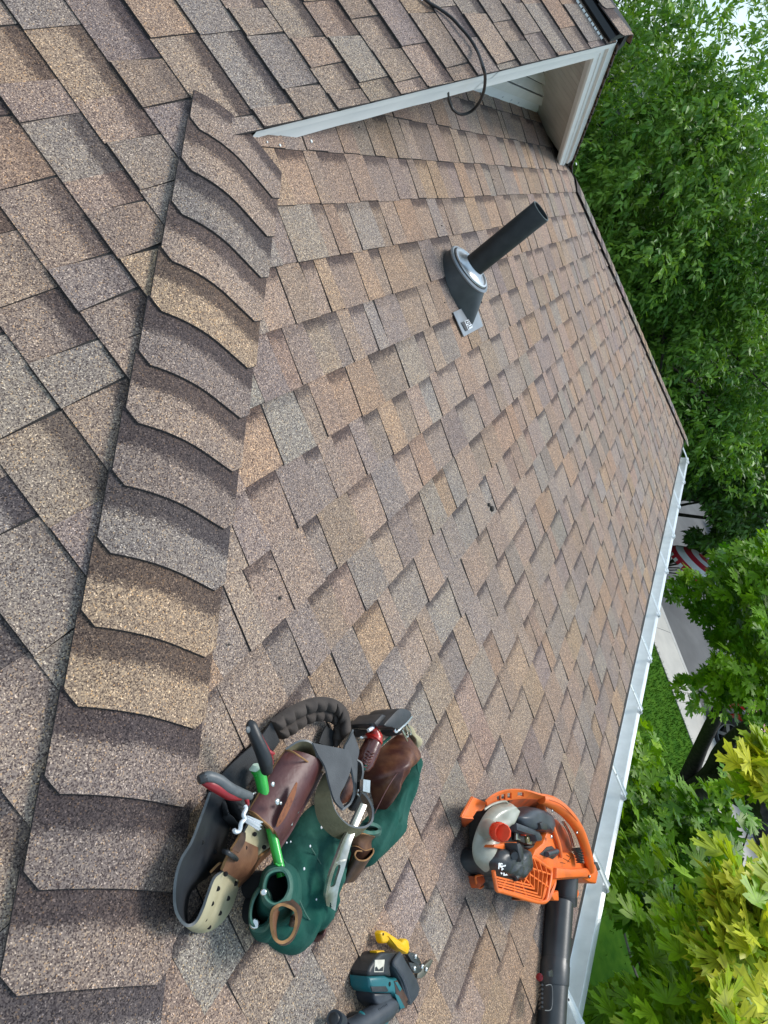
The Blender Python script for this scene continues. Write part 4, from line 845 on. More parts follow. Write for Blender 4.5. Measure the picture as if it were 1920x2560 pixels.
# rear hoop: flat band with four openings, growing into the handle
ribbon('guard_hoop', [R_(335, 250, .10), R_(400, 195, .11), R_(480, 155, .115), R_(560, 137, .12), R_(640, 132, .12), R_(720, 140, .12), R_(790, 155, .122), R_(870, 180, .124), R_(960, 200, .125)], [R_(345, 300, .085), R_(420, 262, .09), R_(480, 245, .095), R_(560, 232, .1), R_(640, 222, .1), R_(720, 217, .1), R_(790, 222, .1), R_(850, 220, .104), R_(900, 225, .108)], .006, [M_OR], B_, n=64, m=8, skip=lambda u, v: .2 < v < .85 and (.17 < u < .235 or .255 < u < .32 or .345 < u < .41 or (.5 < u < .6 and v < .75)))
ribbon('guard_wall', [R_(560, 234, .1), R_(720, 220, .1), R_(890, 228, .105)], [R_(570, 330, .07), R_(720, 330, .06), R_(895, 340, .06)], .005, [M_ORD], B_, n=16)
tube('handle', [kb_(880, 225, .11), kb_(980, 260, .12), kb_(1090, 330, .13), kb_(1190, 435, .135), kb_(1265, 560, .135), kb_(1315, 700, .13), kb_(1350, 830, .125), kb_(1365, 930, .115)], [.016, .0205, .020, .0185, .0175, .017, .0165, .015], M_OR, B_, seg=18)
tube('handle_seam', [kb_(960, 235, .146), kb_(1060, 272, .15), kb_(1150, 345, .152), kb_(1240, 450, .152)], .0013, M_ORD, B_, seg=6)
ribbon('trigger', [R_(1190, 712, .12), R_(1225, 770, .125), R_(1250, 860, .125)], [R_(1255, 706, .125), R_(1280, 790, .128), R_(1280, 862, .125)], .012, [M_BLKP], B_, n=40, m=4, bulge=lambda u, v: .003*math.sin(u*44))
slab('end_lug', [zb(1395, 880), zb(1440, 850), zb(1470, 925), zb(1440, 940)], .06, .09, M_BLKP, B_, .003)
bits = [disc_stud(kb_(x, y, h), NA, r, .003, 12) for x, y, h, r in ((988, 340, .139, .0055), (1232, 558, .155, .0058), (1352, 994, .119, .006))]
for b_ in bits: mk('screw_recess', *b_, M_HOLE, B_)
bits = [disc_stud(kb_(x, y, h), NA, r, .004, 12) for x, y, h, r in ((978, 600, .12, .006), (1356, 992, .121, .0042), (1230, 560, .157, .0036), (985, 345, .141, .003), (820, 628, .10, .004))]
for b_ in bits: mk('screw', *b_, M_CHROME, B_)
# feet
slab('foot', [zb(205, 202), zb(340, 258), zb(330, 310), zb(300, 345), zb(248, 350), zb(205, 415), zb(97, 405), zb(110, 370)], .066, .072, M_OR, B_, .003)
ribbon('foot', [R_(97, 405, .072), R_(150, 412, .072), R_(207, 415, .072)], [R_(100, 470, .01), R_(125, 498, .004), R_(212, 418, .066)], .004, [M_OR, M_ORD, M_OR], B_, n=10)
ribbon('foot', [R_(97, 405, .071), R_(140, 320, .071), R_(205, 202, .071)], [R_(100, 470, .01), R_(150, 400, .01), R_(215, 300, .01)], .004, [M_ORD], B_, n=8)
slab('foot', [zb(237, 992), zb(300, 985), zb(382, 988), zb(330, 1050), zb(275, 1110)], .0, .028, M_ORD, B_, .003)
tube('foot', [kb_(237, 992, .034), kb_(382, 990, .034), kb_(275, 1108, .012)], .003, M_OR, B_, closed=True, n=30, seg=8)
# tank
ribbon('fuel_tank', [R_(530, 250, .09), R_(420, 285, .085), R_(330, 360, .075), R_(265, 480, .065), R_(228, 620, .06), R_(222, 730, .06), R_(245, 840, .06), R_(290, 910, .06), R_(345, 965, .06)], [R_(565, 340, .085), R_(550, 430, .085), R_(520, 470, .08), R_(430, 560, .07), R_(385, 640, .06), R_(365, 720, .055), R_(365, 800, .055), R_(375, 880, .058), R_(382, 960, .06)], .006, [M_TANK], B_, n=60, m=14, bulge=lambda u, v: (.040*(1-(2*v-1)**2)**.55+.004*math.sin(7*u+9*v))*(1 if .04 < u < .96 else .55))
tube('tank_seam', [kb_(322, 330, .09), kb_(400, 280, .1), kb_(500, 250, .104), kb_(545, 262, .104), kb_(566, 340, .1)], .0032, M_TANK, B_, seg=8)
tube('filler_neck', [kb_(350, 530, .085), kb_(400, 538, .105), kb_(450, 548, .118)], [.030, .024, .021], M_TANK, B_, seg=18)
tube('fuel_cap', [kb_(432, 545, .118), kb_(440, 546, .121), kb_(500, 560, .146), kb_(506, 561, .149)], [.0225, .0245, .0245, .021], M_CAPR, B_, n=6, seg=10, smooth=False)
bits = []
ax_ = (kb_(500, 560, .146)-kb_(440, 546, .121)).normalized(); a0 = ax_.cross(NA).normalized(); a1 = ax_.cross(a0)
for i in range(20):
    t = 2*math.pi*i/20; c = kb_(462, 551, .130)+(a0*math.cos(t)+a1*math.sin(t))*.0243
    bits.append(box8(c, ax_*.007, (a0*-math.sin(t)+a1*math.cos(t))*.0012, (a0*math.cos(t)+a1*math.sin(t))*.0012))
V, F = join(bits); mk('cap_ridges', V, F, M_CAPR, B_, False)
# air filter cover, carburettor
pillow('air_filter_cover', [zb(600, 420), zb(622, 375), zb(690, 318), zb(760, 308), zb(860, 340), zb(925, 385), zb(950, 440), zb(958, 520), zb(925, 580), zb(900, 560), zb(800, 545), zb(700, 540), zb(640, 500)], zb(780, 430), .040, M_FILT, B_, h0=.085, rings=10, power=5, n=64)
slab('air_filter_cover', [zb(640, 455), zb(760, 500), zb(870, 545), zb(900, 600), zb(895, 645), zb(850, 648), zb(830, 590), zb(760, 575), zb(650, 540)], .075, .118, M_FILT, B_, .008)
slab('filter_latch', [zb(870, 465), zb(900, 450), zb(950, 480), zb(940, 540), zb(890, 530)], .1, .133, M_BLKP, B_, .004)
slab('carburettor', [zb(640, 562), zb(700, 560), zb(830, 600), zb(835, 660), zb(780, 690), zb(690, 655), zb(640, 630)], .06, .09, M_ENG, B_, .004)
slab('carburettor_bracket', [zb(635, 562), zb(660, 562), zb(660, 585), zb(652, 590), zb(652, 615), zb(680, 625), zb(680, 635), zb(635, 630)], .09, .096, M_STEEL, B_, .001)
slab('carburettor_bracket', [zb(775, 620), zb(795, 622), zb(790, 680), zb(745, 668), zb(748, 655), zb(772, 655)], .09, .096, M_STEEL, B_, .001)
V, F = disc_stud(kb_(735, 625, .09), NA, .013, .008, 16); mk('primer_bulb', V, F, mat('amber_bulb', (.16, .13, .05), .25, coat=.3), B_)
slab('choke_lever', [zb(722, 560), zb(735, 560), zb(735, 592), zb(722, 592)], .09, .104, M_CAPR, B_, .001)
pillow('insulator', [zb(690, 690), zb(760, 670), zb(830, 650), zb(825, 710), zb(770, 742), zb(715, 735)], zb(765, 705), .02, M_ENG, B_, h0=.07, rings=5)
# starter cover and its pull grip
slab('starter_shroud', [zb(420, 680), zb(520, 665), zb(645, 652), zb(640, 700), zb(600, 735), zb(515, 728), zb(415, 705)], .08, .112, M_OR, B_, .005)
pillow('starter_cover', [zb(405, 720), zb(500, 715), zb(560, 740), zb(640, 715), zb(700, 740), zb(716, 900), zb(690, 960), zb(630, 1030), zb(590, 1028), zb(470, 985), zb(420, 940), zb(372, 840)], zb(545, 870), .045, M_START, B_, h0=.09, rings=12, n=80, power=4, wr=.004, wsc=40)
slab('pull_grip', [zb(648, 668), zb(675, 660), zb(700, 700), zb(716, 800), zb(690, 850), zb(672, 800), zb(655, 730)], .11, .15, M_BLKP, B_, .005)
tube('starter_boss', [kb_(600, 770, .13), kb_(618, 790, .142)], [.012, .010], M_START, B_, seg=16)
tube('starter_boss', [kb_(660, 960, .118), kb_(620, 1015, .118)], [.010, .008], M_START, B_, seg=14)
V, F = disc_stud(kb_(619, 1017, .124), C0-kb_(619, 1017, .124), .0045, .002, 10); mk('screw_recess', V, F, M_HOLE, B_)
# worn remains of the white lettering on the cover
def decal(name, polys, h, m, parent, f):
    bits = []
    for pl in polys: bits.append(([f(x, y, h) for x, y in pl], [tuple(range(len(pl)))]))
    V, F = join(bits); o = mk(name, V, F, m, parent, False); fixn(o); return o
decal('worn_lettering', [[(125, 285), (140, 275), (150, 300), (135, 400), (118, 395)], [(150, 290), (175, 280), (205, 295), (200, 312), (168, 308), (165, 330), (200, 330), (215, 345), (195, 372), (160, 368), (150, 350)], [(180, 375), (225, 390), (222, 405), (205, 402), (190, 425), (178, 420)], [(215, 320), (240, 335), (230, 360), (214, 350)], [(236, 318), (262, 318), (258, 345), (242, 350)], [(165, 455), (200, 470), (185, 500), (165, 480)], [(215, 465), (240, 470), (235, 495), (262, 500), (268, 480), (300, 515), (215, 522)]], .1385, M_MARK, B_, kc)
# intake grille: frame and bars
fr = [(25, 430), (60, 640), (95, 790), (180, 815), (430, 890), (660, 965), (880, 1020), (990, 1015), (1030, 960), (1080, 700), (1108, 520), (1095, 400), (1000, 335), (870, 240), (770, 185), (640, 195)]
tube('grille_frame', [kc(x, y, .108) for x, y in fr], .0058, M_OR, B_, n=80, seg=10)
ribbon('grille_wall', [(*zc(880, 1020), .11), (*zc(1000, 1015), .11), (*zc(1085, 940), .108), (*zc(1180, 720), .105), (*zc(1220, 560), .105)], [(*zc(990, 1000), .08), (*zc(1000, 960), .07), (*zc(1060, 860), .07), (*zc(1110, 600), .08), (*zc(1120, 520), .09)], .008, [M_OR], B_, n=24)
Tt = [(640, 215), (715, 225), (785, 205), (885, 265), (1000, 350)]; Mm = [(705, 430), (790, 450), (875, 475), (955, 490), (1040, 510)]
Cc = [(710, 700), (790, 770), (850, 860), (910, 930), (935, 985)]; Ll = [(65, 545), (82, 600), (95, 650), (105, 700), (112, 765)]
for i in range(5):
    q = [kc(*Tt[i], .112), kc(*Mm[i], .112), kc(*Cc[i], .112), kc(*Ll[i], .110)]
    bits = []
    for a, b in zip(q, q[1:]):
        d = (b-a); bits.append(box8((a+b)/2-NA*.004, d/2, d.cross(NA).normalized()*.0022, NA*.006))
    V, F = join(bits); mk('grille_bar', V, F, M_OR, B_, False)
for a, b in (((620, 335), (1100, 495)), ((620, 430), (1060, 730)), ((540, 600), (665, 965)), ((420, 640), (428, 890)), ((265, 600), (180, 810)), ((580, 520), (800, 770)), ((690, 460), (590, 680))):
    a = kc(*a, .111); b = kc(*b, .111); d = b-a
    V, F = box8((a+b)/2-NA*.004, d/2, d.cross(NA).normalized()*.0022, NA*.005); mk('grille_bar', V, F, M_OR, B_, False)
slab('grille_well', [zc(610, 230), zc(770, 200), zc(1000, 350), zc(1090, 420), zc(1090, 540), zc(1010, 800), zc(900, 780), zc(720, 700), zc(640, 560)], .03, .085, M_ORD, B_, .002)
slab('fan_cover', [zc(30, 480), zc(300, 560), zc(560, 580), zc(720, 690), zc(900, 780), zc(960, 960), zc(860, 1000), zc(430, 880), zc(110, 780)], .02, .06, mat('fan_grey', (.11, .105, .095), .6, c2=(.02, .018, .016), scale=38, lo=.42, hi=.58), B_, .003)
# stop switch
slab('stop_switch', [zb(870, 770), zb(900, 745), zb(940, 700), zb(990, 690), zb(1045, 745), zb(1050, 780), zb(1000, 822), zb(950, 800), zb(905, 790)], .100, .108, M_BLKP, B_, .002)
tube('switch_rocker', [kb_(935, 775, .115), kb_(1035, 745, .115)], .0085, M_FILT, B_, seg=12)
decal('scratches', [[(1130, 775), (1160, 795), (1158, 800), (1128, 780)], [(1100, 810), (1170, 850), (1168, 853), (1098, 814)], [(1140, 850), (1175, 800), (1178, 803), (1144, 853)], [(1070, 850), (1120, 862), (1119, 866), (1069, 855)]], .1062, M_HOLE, B_, kb_)
# tube: elbow, coupling, tube with latch
e0, e1 = K(1418, 2185, .062), K(1411, 2262, .050)
tube('elbow', [K(1415, 2170, .066), e0, K(1415, 2225, .056), e1], [.036, .038, .0385, .0385], M_CLEAR, B_, seg=26)
tube('coupling_ring', [K(1411, 2240, .053), K(1410, 2262, .050)], [.043, .043], M_BLKP, B_, seg=26)
slab('coupling_lug', [zb(1195, 1165), zb(1250, 1122), zb(1258, 1170), zb(1240, 1205), zb(1200, 1205)], .03, .07, M_OR, B_, .004)
slab('coupling_lug', [zb(975, 1165), zb(1055, 1130), zb(1060, 1235), zb(1015, 1230)], .055, .092, M_OR, B_, .006)
tube('blower_tube', [K(1400, 2256, .048), K(1393, 2350, .046), K(1386, 2450, .045), K(1378, 2575, .044), K(1372, 2680, .044)], [.0445, .0445, .044, .0435, .043], M_CLEAR, B_, seg=36)
tube('tube_collar', [K(1389, 2410, .0455), K(1388, 2412, .0455), K(1385, 2458, .045), K(1385, 2460, .045)], [.0445, .0465, .0465, .0445], M_CLEAR, B_, n=6, seg=36)
V, F = disc_stud(K(1349, 2443, .055), (K(1349, 2443, .055)-K(1386, 2443, .045)), .011, .006, 12); mk('release_button', V, F, M_RED, B_)
for i in range(6):
    y = 2462+i*11; a = K(1356, y, .075); b = K(1349, y+5, .045); tube('latch_rib', [a, a.lerp(b, .5)+(a-K(1386, y, .045))*.05, b], .0035, M_BLKP, B_, seg=6)
tube('tube_seam', [K(1364, 2464, .0835), K(1380, 2466, .0905), K(1379, 2520, .0895), K(1362, 2526, .083)], .0013, mat('grey_seam', (.15, .15, .145), .6), B_, seg=6)
slab('moulded_mark', [(1372, 2428), (1380, 2424), (1383, 2430), (1383, 2442), (1373, 2442)], .085, .0925, M_CLEAR, B_, .001)

# ------------------------------------------------------------------ cordless shear
def z5(a, b): return (820+a/5.925, 2320+b/5.925)
def k5(a, b, h): return K(*z5(a, b), h*.72)
M_TEAL = mat('teal_plastic', (.012, .135, .15), .42, c2=(.010, .105, .12), scale=25, bump=.08, specks=(.02, .03, .03), ssz=180, sth=-.22)
M_CHAR = mat('charcoal_plastic', (.026, .030, .038), .42, c2=(.05, .056, .066), scale=22, bump=.08, specks=(.35, .35, .35), ssz=160, sth=-.27)
M_YEL = mat('yellow_plastic', (.80, .46, .004), .38, c2=(.70, .38, .004), scale=30)
shear = thing('cordless_shear', 'teal and black cordless metal shear with yellow guard at the lower edge', 'power tool', k5(950, 800, 0)); H_ = shear
slab('head_cover', [z5(700, 470), z5(790, 370), z5(850, 355), z5(1050, 358), z5(1000, 470), z5(930, 600), z5(950, 730), z5(860, 715), z5(612, 725), z5(605, 640), z5(640, 560)], 0.0058, 0.0490, M_BLKP, H_, .012, segs=3)
slab('side_cover', [z5(1085, 362), z5(1118, 400), z5(1200, 545), z5(1325, 755), z5(1370, 890), z5(1345, 1010), z5(1240, 1150), z5(1185, 1130), z5(1090, 800), z5(960, 540), z5(975, 505)], 0.0072, 0.0533, M_CHAR, H_, .008, segs=3)
tube('cover_lip', [k5(1060, 372, .073), k5(960, 515, .074), k5(1010, 600, .074), k5(1110, 780, .074), k5(1205, 1100, .073)], .004, M_CHAR, H_, seg=8)
slab('teal_housing', [z5(615, 725), z5(870, 712), z5(960, 755), z5(1035, 742), z5(1110, 900), z5(1200, 1080), z5(1170, 1190), z5(1110, 1215), z5(1040, 1080), z5(960, 970), z5(680, 960), z5(630, 880)], 0.0058, 0.0540, M_TEAL, H_, .008, segs=3)
slab('motor_housing', [z5(690, 962), z5(950, 965), z5(1100, 1225), z5(1060, 1265), z5(955, 1290), z5(860, 1240), z5(720, 1120), z5(690, 1040)], 0.0043, 0.0490, M_CHAR, H_, .012, segs=3)
slab('name_panel', [z5(640, 868), z5(860, 862), z5(900, 930), z5(880, 945), z5(660, 948)], 0.0533, 0.0551, M_BLKP, H_, .001)
slab('side_inlay', [z5(985, 790), z5(1030, 775), z5(1190, 1060), z5(1175, 1190), z5(1115, 1200), z5(1010, 980)], 0.0533, 0.0551, M_BRND, H_, .001)
slab('teal_stripe', [z5(995, 805), z5(1030, 795), z5(1098, 900), z5(1070, 945)], 0.0547, 0.0565, M_TEAL, H_, .001)
slab('teal_stripe', [z5(985, 965), z5(1050, 1000), z5(1145, 1180), z5(1080, 1200)], 0.0547, 0.0565, M_TEAL, H_, .001)
bits = [disc_stud(k5(x, y, .0745), NA, r, .002, 12) for x, y, r in ((910, 830, .0045), (1165, 1090, .003))]
for b_ in bits: mk('screw_hole', *b_, M_HOLE, H_)
slab('warning_label', [z5(700, 472), z5(842, 468), z5(822, 655), z5(686, 655)], 0.0475, 0.0494, mat('worn_label', (.62, .58, .48), .5, c2=(.5, .46, .38), scale=60), H_, .0004)
decal('label_wear', [[(700, 585), (722, 570), (740, 600), (752, 618), (775, 600), (800, 580), (822, 568), (815, 640), (697, 640)]], .0692, M_BLKP, H_, k5)
slab('guard', [z5(780, 85), z5(800, 48), z5(830, 38), z5(870, 45), z5(1000, 130), z5(1112, 212), z5(1135, 170), z5(1170, 158), z5(1203, 182), z5(1222, 300), z5(1195, 388), z5(1130, 385), z5(1020, 302), z5(915, 190), z5(885, 230), z5(830, 232), z5(808, 200)], 0.0216, 0.0374, M_YEL, H_, .006, segs=3)
slab('guard_plate', [z5(895, 120), z5(930, 115), z5(1120, 250), z5(1180, 330), z5(1160, 370), z5(1040, 300)], 0.0360, 0.0403, M_YEL, H_, .002)
V, F = disc_stud(k5(818, 92, .0525), NA, .0028, .001, 8); mk('screw_hole', V, F, M_HOLE, H_)
slab('guard_tab', [z5(722, 345), z5(830, 333), z5(858, 355), z5(780, 372), z5(735, 400)], 0.0216, 0.0396, M_YEL, H_, .004)
slab('blade_arm', [z5(1185, 400), z5(1220, 350), z5(1300, 380), z5(1345, 430), z5(1395, 540), z5(1345, 565), z5(1240, 490)], 0.0144, 0.0230, mat('dark_steel', (.07, .075, .075), .4, .7), H_, .002)
slab('blade_arm', [z5(1195, 505), z5(1290, 520), z5(1385, 570), z5(1392, 640), z5(1350, 670), z5(1285, 672), z5(1230, 600)], 0.0144, 0.0252, MATS['dark_steel'], H_, .002)
slab('blade', [z5(1385, 640), z5(1420, 560), z5(1535, 460), z5(1560, 480), z5(1500, 600), z5(1460, 680), z5(1395, 745), z5(1320, 740), z5(1330, 680)], 0.0115, 0.0173, mat('olive_steel', (.20, .19, .155), .4, .8), H_, .001)
bits = [disc_stud(k5(x, y, h), NA, r, .004, 6) for x, y, h, r in ((1290, 422, .032, .0062), (1275, 598, .035, .0062), (1390, 570, .035, .006), (1450, 612, .026, .006))]
for b_ in bits: mk('bolt', *b_, M_CHROME, H_)
tube('grip', [k5(930, 1130, .05), k5(850, 1200, .052), k5(700, 1300, .054), k5(560, 1390, .054), k5(420, 1480, .054), k5(250, 1580, .054)], [.020, .023, .0225, .022, .022, .024], M_CHAR, H_, seg=18)
for i in range(7):
    f = i/6; tube('grip_rib', [k5(870-f*120, 1120+f*75, .075), k5(880-f*110, 1180+f*80, .0765), k5(905-f*105, 1240+f*80, .070)], .0016, M_CHAR, H_, seg=6)
tube('teal_inlay', [k5(905, 1300, .06), k5(850, 1390, .062), k5(800, 1450, .062)], .006, M_TEAL, H_, seg=8)
pillow('trigger', [z5(370, 1340), z5(400, 1270), z5(455, 1248), z5(480, 1290), z5(460, 1360), z5(400, 1410)], z5(430, 1330), .03, M_BLKP, H_, h0=.02, rings=6)
tube('trigger_collar', [k5(470, 1270, .05), k5(520, 1310, .062), k5(520, 1400, .062), k5(500, 1440, .05)], .006, M_TEAL, H_, seg=10)
pillow('switch_lock', [z5(250, 1380), z5(310, 1345), z5(370, 1365), z5(400, 1425), z5(330, 1470), z5(250, 1450)], z5(320, 1410), .02, M_TEAL, H_, h0=.03, rings=6)
tube('battery_knob', [k5(165, 1400, .045), k5(95, 1345, .06)], [.017, .016], M_CHAR, H_, seg=18)
V, F = disc_stud(k5(90, 1342, .062), k5(95, 1345, .06)-k5(165, 1400, .045), .011, .002, 14); mk('battery_knob', V, F, M_BLKP, H_)
tube('lower_wing', [k5(690, 1060, .03), k5(660, 1120, .02), k5(700, 1190, .02)], .004, M_DGR, H_, seg=8)

# ------------------------------------------------------------------ trees
M_LEAF = leaf_mat('maple_leaf', .34, .55, .42)
M_ASH = leaf_mat('lance_leaf', .36, 0, .4)
def maple_shape():
    """five-lobed toothed blade, stem at the origin, tip at +y; returns points, vein mask, triangles"""
    half = [(0.0, 1.0, 1), (.07, .80, 0), (.17, .76, 0), (.11, .60, 0), (.13, .47, 0), (.30, .62, 0), (.34, .74, 0), (.40, .66, .8), (.52, .68, 1), (.47, .54, 0), (.58, .48, 0), (.42, .38, 0), (.30, .24, 0), (.42, .20, 0), (.52, .12, .9), (.38, .06, 0), (.22, .0, 0)]
    out = [(x, y, v) for x, y, v in half]+[(-x, y, v) for x, y, v in reversed(half[1:])]
    P = [(0, .10, 1)]+out
    n = len(out); T_ = [(0, i+1, (i+1) % n+1) for i in range(n)]
    return np.array([(x, y) for x, y, v in P]), np.array([v for x, y, v in P], float), T_
MP, MV, MT = maple_shape()
def lance_shape():
    P = np.array([(0, 0), (.19, .32), (.15, .70), (0, 1), (-.15, .70), (-.19, .32), (0, .5)]); return P, np.zeros(7), [(6, 0, 1), (6, 1, 2), (6, 2, 3), (6, 3, 4), (6, 4, 5), (6, 5, 0)]
LP, LV, LT = lance_shape()
def leaf_verts(shape, pos, fwd, nor, size, curl, fold):
    """arrays of leaves -> vertex array (N, k, 3)"""
    P = shape[0]; fwd = fwd/np.linalg.norm(fwd, axis=1, keepdims=True)
    side = np.cross(fwd, nor); side /= np.maximum(np.linalg.norm(side, axis=1, keepdims=True), 1e-6); nor = np.cross(side, fwd)
    x = P[:, 0][None, :, None]; y = P[:, 1][None, :, None]; s = size[:, None, None]
    z = -curl[:, None, None]*y*y+fold[:, None, None]*np.abs(x)
    return pos[:, None, :]+s*(side[:, None, :]*x+fwd[:, None, :]*y+nor[:, None, :]*z)
def leaf_mesh(name, shape, Vv, colr, m, parent, kind='stuff', label=None):
    N_, k, _ = Vv.shape; tri = np.array(shape[2]); off = np.array(base(None, parent))
    F = (tri[None]+np.arange(N_)[:, None, None]*k).reshape(-1, 3)
    me = bpy.data.meshes.new(name); V = (Vv.reshape(-1, 3)-off)
    me.vertices.add(len(V)); me.vertices.foreach_set('co', V.astype(np.float32).ravel())
    me.loops.add(F.size); me.loops.foreach_set('vertex_index', F.astype(np.int32).ravel())
    me.polygons.add(len(F)); me.polygons.foreach_set('loop_start', (np.arange(len(F))*3).astype(np.int32))
    me.update(calc_edges=True); me.validate()
    ca = me.color_attributes.new('tint', 'FLOAT_COLOR', 'POINT')
    c = np.concatenate([np.repeat(colr[:, None, :], k, 1), np.repeat(shape[1][None, :, None], N_, 0)], 2)
    ca.data.foreach_set('color', c.astype(np.float32).ravel())
    me.materials.append(m); me.polygons.foreach_set('use_smooth', [True]*len(me.polygons))
    o = bpy.data.objects.new(name, me); COL.objects.link(o); o.parent = parent
    if kind: o['kind'] = kind
    return o
def pxs(P):
    q = P-np.array(C0); z = q@np.array(FWD); z = np.where(z > .05, z, np.nan); return q@np.array(RGT)/z*FPX+960, q@np.array(DWN)/z*FPX+1280, z
def maple_sprays(centers, dirs, per, size, R, spread=.34, up=.75):
    """leaves set round spray tips: each leaf points out and down from its twig, blades facing mostly up"""
    N_ = len(centers)*per
    c = np.repeat(centers, per, 0); d = np.repeat(dirs, per, 0)
    t = R.uniform(-1, 1, N_)[:, None]
    a = R.uniform(0, 2*np.pi, N_)
    rad = np.stack([np.cos(a), np.sin(a), R.normal(-.15, .25, N_)], 1)
    fwd = rad*1.0+d*.75+np.stack([np.zeros(N_), np.zeros(N_), R.normal(-.28, .22, N_)], 1)
    pos = c+d*t*spread*.6+rad*R.uniform(.02, 1, N_)[:, None]*spread*.38+np.stack([np.zeros(N_), np.zeros(N_), R.normal(0, .05, N_)-.05*np.abs(t[:, 0])], 1)
    nor = np.stack([R.normal(0, .38, N_), R.normal(0, .38, N_), np.full(N_, up)], 1)+d*.18
    sz = size*R.uniform(.62, 1.2, N_)
    return pos, fwd, nor, sz, R.uniform(.02, .22, N_), R.uniform(-.05, .22, N_), np.repeat(np.arange(len(centers)), per)
def crown_points(n, c, r, R, lump, shell=.55, zmin=-9):
    """spray tips through the outer part of a lumpy ellipsoid, with gaps"""
    out = []; ds = []; c = np.array(c); r = np.array(r)
    while len(out) < n:
        v = R.normal(0, 1, 3); v /= np.linalg.norm(v); q = v*(R.uniform(shell, 1)**.6)
        k = mnoise.noise(Vector(v*2.2+c*.37))*lump
        p = c+q*r*(1+k)
        if p[2] < zmin: continue
        if mnoise.noise(Vector(p*1.35)) < -.16: continue
        out.append(p); ds.append(v*np.array([1, 1, .5]))
    return np.array(out), np.array(ds)
def outside_house(P, m=.25):
    return ~((P[:, 0] > XB+EAVE-.3) & (P[:, 0] < HR-EAVE+.25) & (P[:, 1] > EAVE-.27-m) & (P[:, 2] < 3.0))
def limbs(tree, base_, forks, name='branch', m=None):
    for P, R0 in forks: tube(name, P, R0, m or M_BARK, tree, seg=9)

def in_poly(x, y, poly):
    x = np.nan_to_num(x, nan=-1e4); y = np.nan_to_num(y, nan=-1e4); r = np.zeros(len(x), bool); n = len(poly)
    for i in range(n):
        (x0, y0), (x1, y1) = poly[i], poly[(i+1) % n]
        if y0 == y1: continue
        c = ((y0 > y) != (y1 > y)) & (x < (x1-x0)*(y-y0)/(y1-y0)+x0); r ^= c
    return r
def gaps(pos, polys):
    x, y, z = pxs(pos); ok = np.ones(len(pos), bool)
    for p in polys: ok &= ~in_poly(x, y, p)
    return ok
GAP_LAWN = [(1560, 1700), (1612, 1735), (1640, 1800), (1672, 1880), (1690, 1950), (1740, 1965), (1800, 1950), (1850, 1840), (1800, 1800), (1700, 1765), (1690, 1690), (1760, 1690), (1806, 1625), (1772, 1575), (1728, 1528), (1690, 1510), (1600, 1500)]
GAP_ROAD = [(1600, 1240), (1757, 1235), (1775, 1296), (1790, 1330), (1782, 1380), (1785, 1432), (1750, 1438), (1716, 1418), (1702, 1446), (1680, 1455), (1655, 1480), (1600, 1600)]
GAP_ROAD2 = [(1690, 1245), (1757, 1240), (1772, 1296), (1795, 1325), (1770, 1340), (1742, 1322), (1715, 1330), (1722, 1362), (1762, 1376), (1800, 1410), (1800, 1440), (1690, 1500), (1640, 1500), (1640, 1350)]
GAP_SHADE = [(1515, 2262), (1560, 2290), (1590, 2360), (1655, 2430), (1600, 2475), (1500, 2490), (1440, 2520), (1440, 2300)]
GAP_SHADE2 = [(1650, 2180), (1690, 2170), (1725, 2200), (1722, 2265), (1690, 2262), (1660, 2240)]
GAP_TOP = [(1600, 1000), (1935, 1000), (1935, 1340), (1900, 1352), (1850, 1368), (1782, 1374), (1600, 1385)]
GAP_CAR = [(1795, 1815), (1860, 1800), (1880, 1840), (1850, 1885), (1795, 1885)]
GAP_PAVE = [(1838, 2085), (1880, 2060), (1920, 2090), (1925, 2195), (1880, 2215), (1845, 2175)]
GAP_UMB = [(1660, 1366), (1740, 1372), (1788, 1392), (1778, 1440), (1752, 1444), (1712, 1408)]
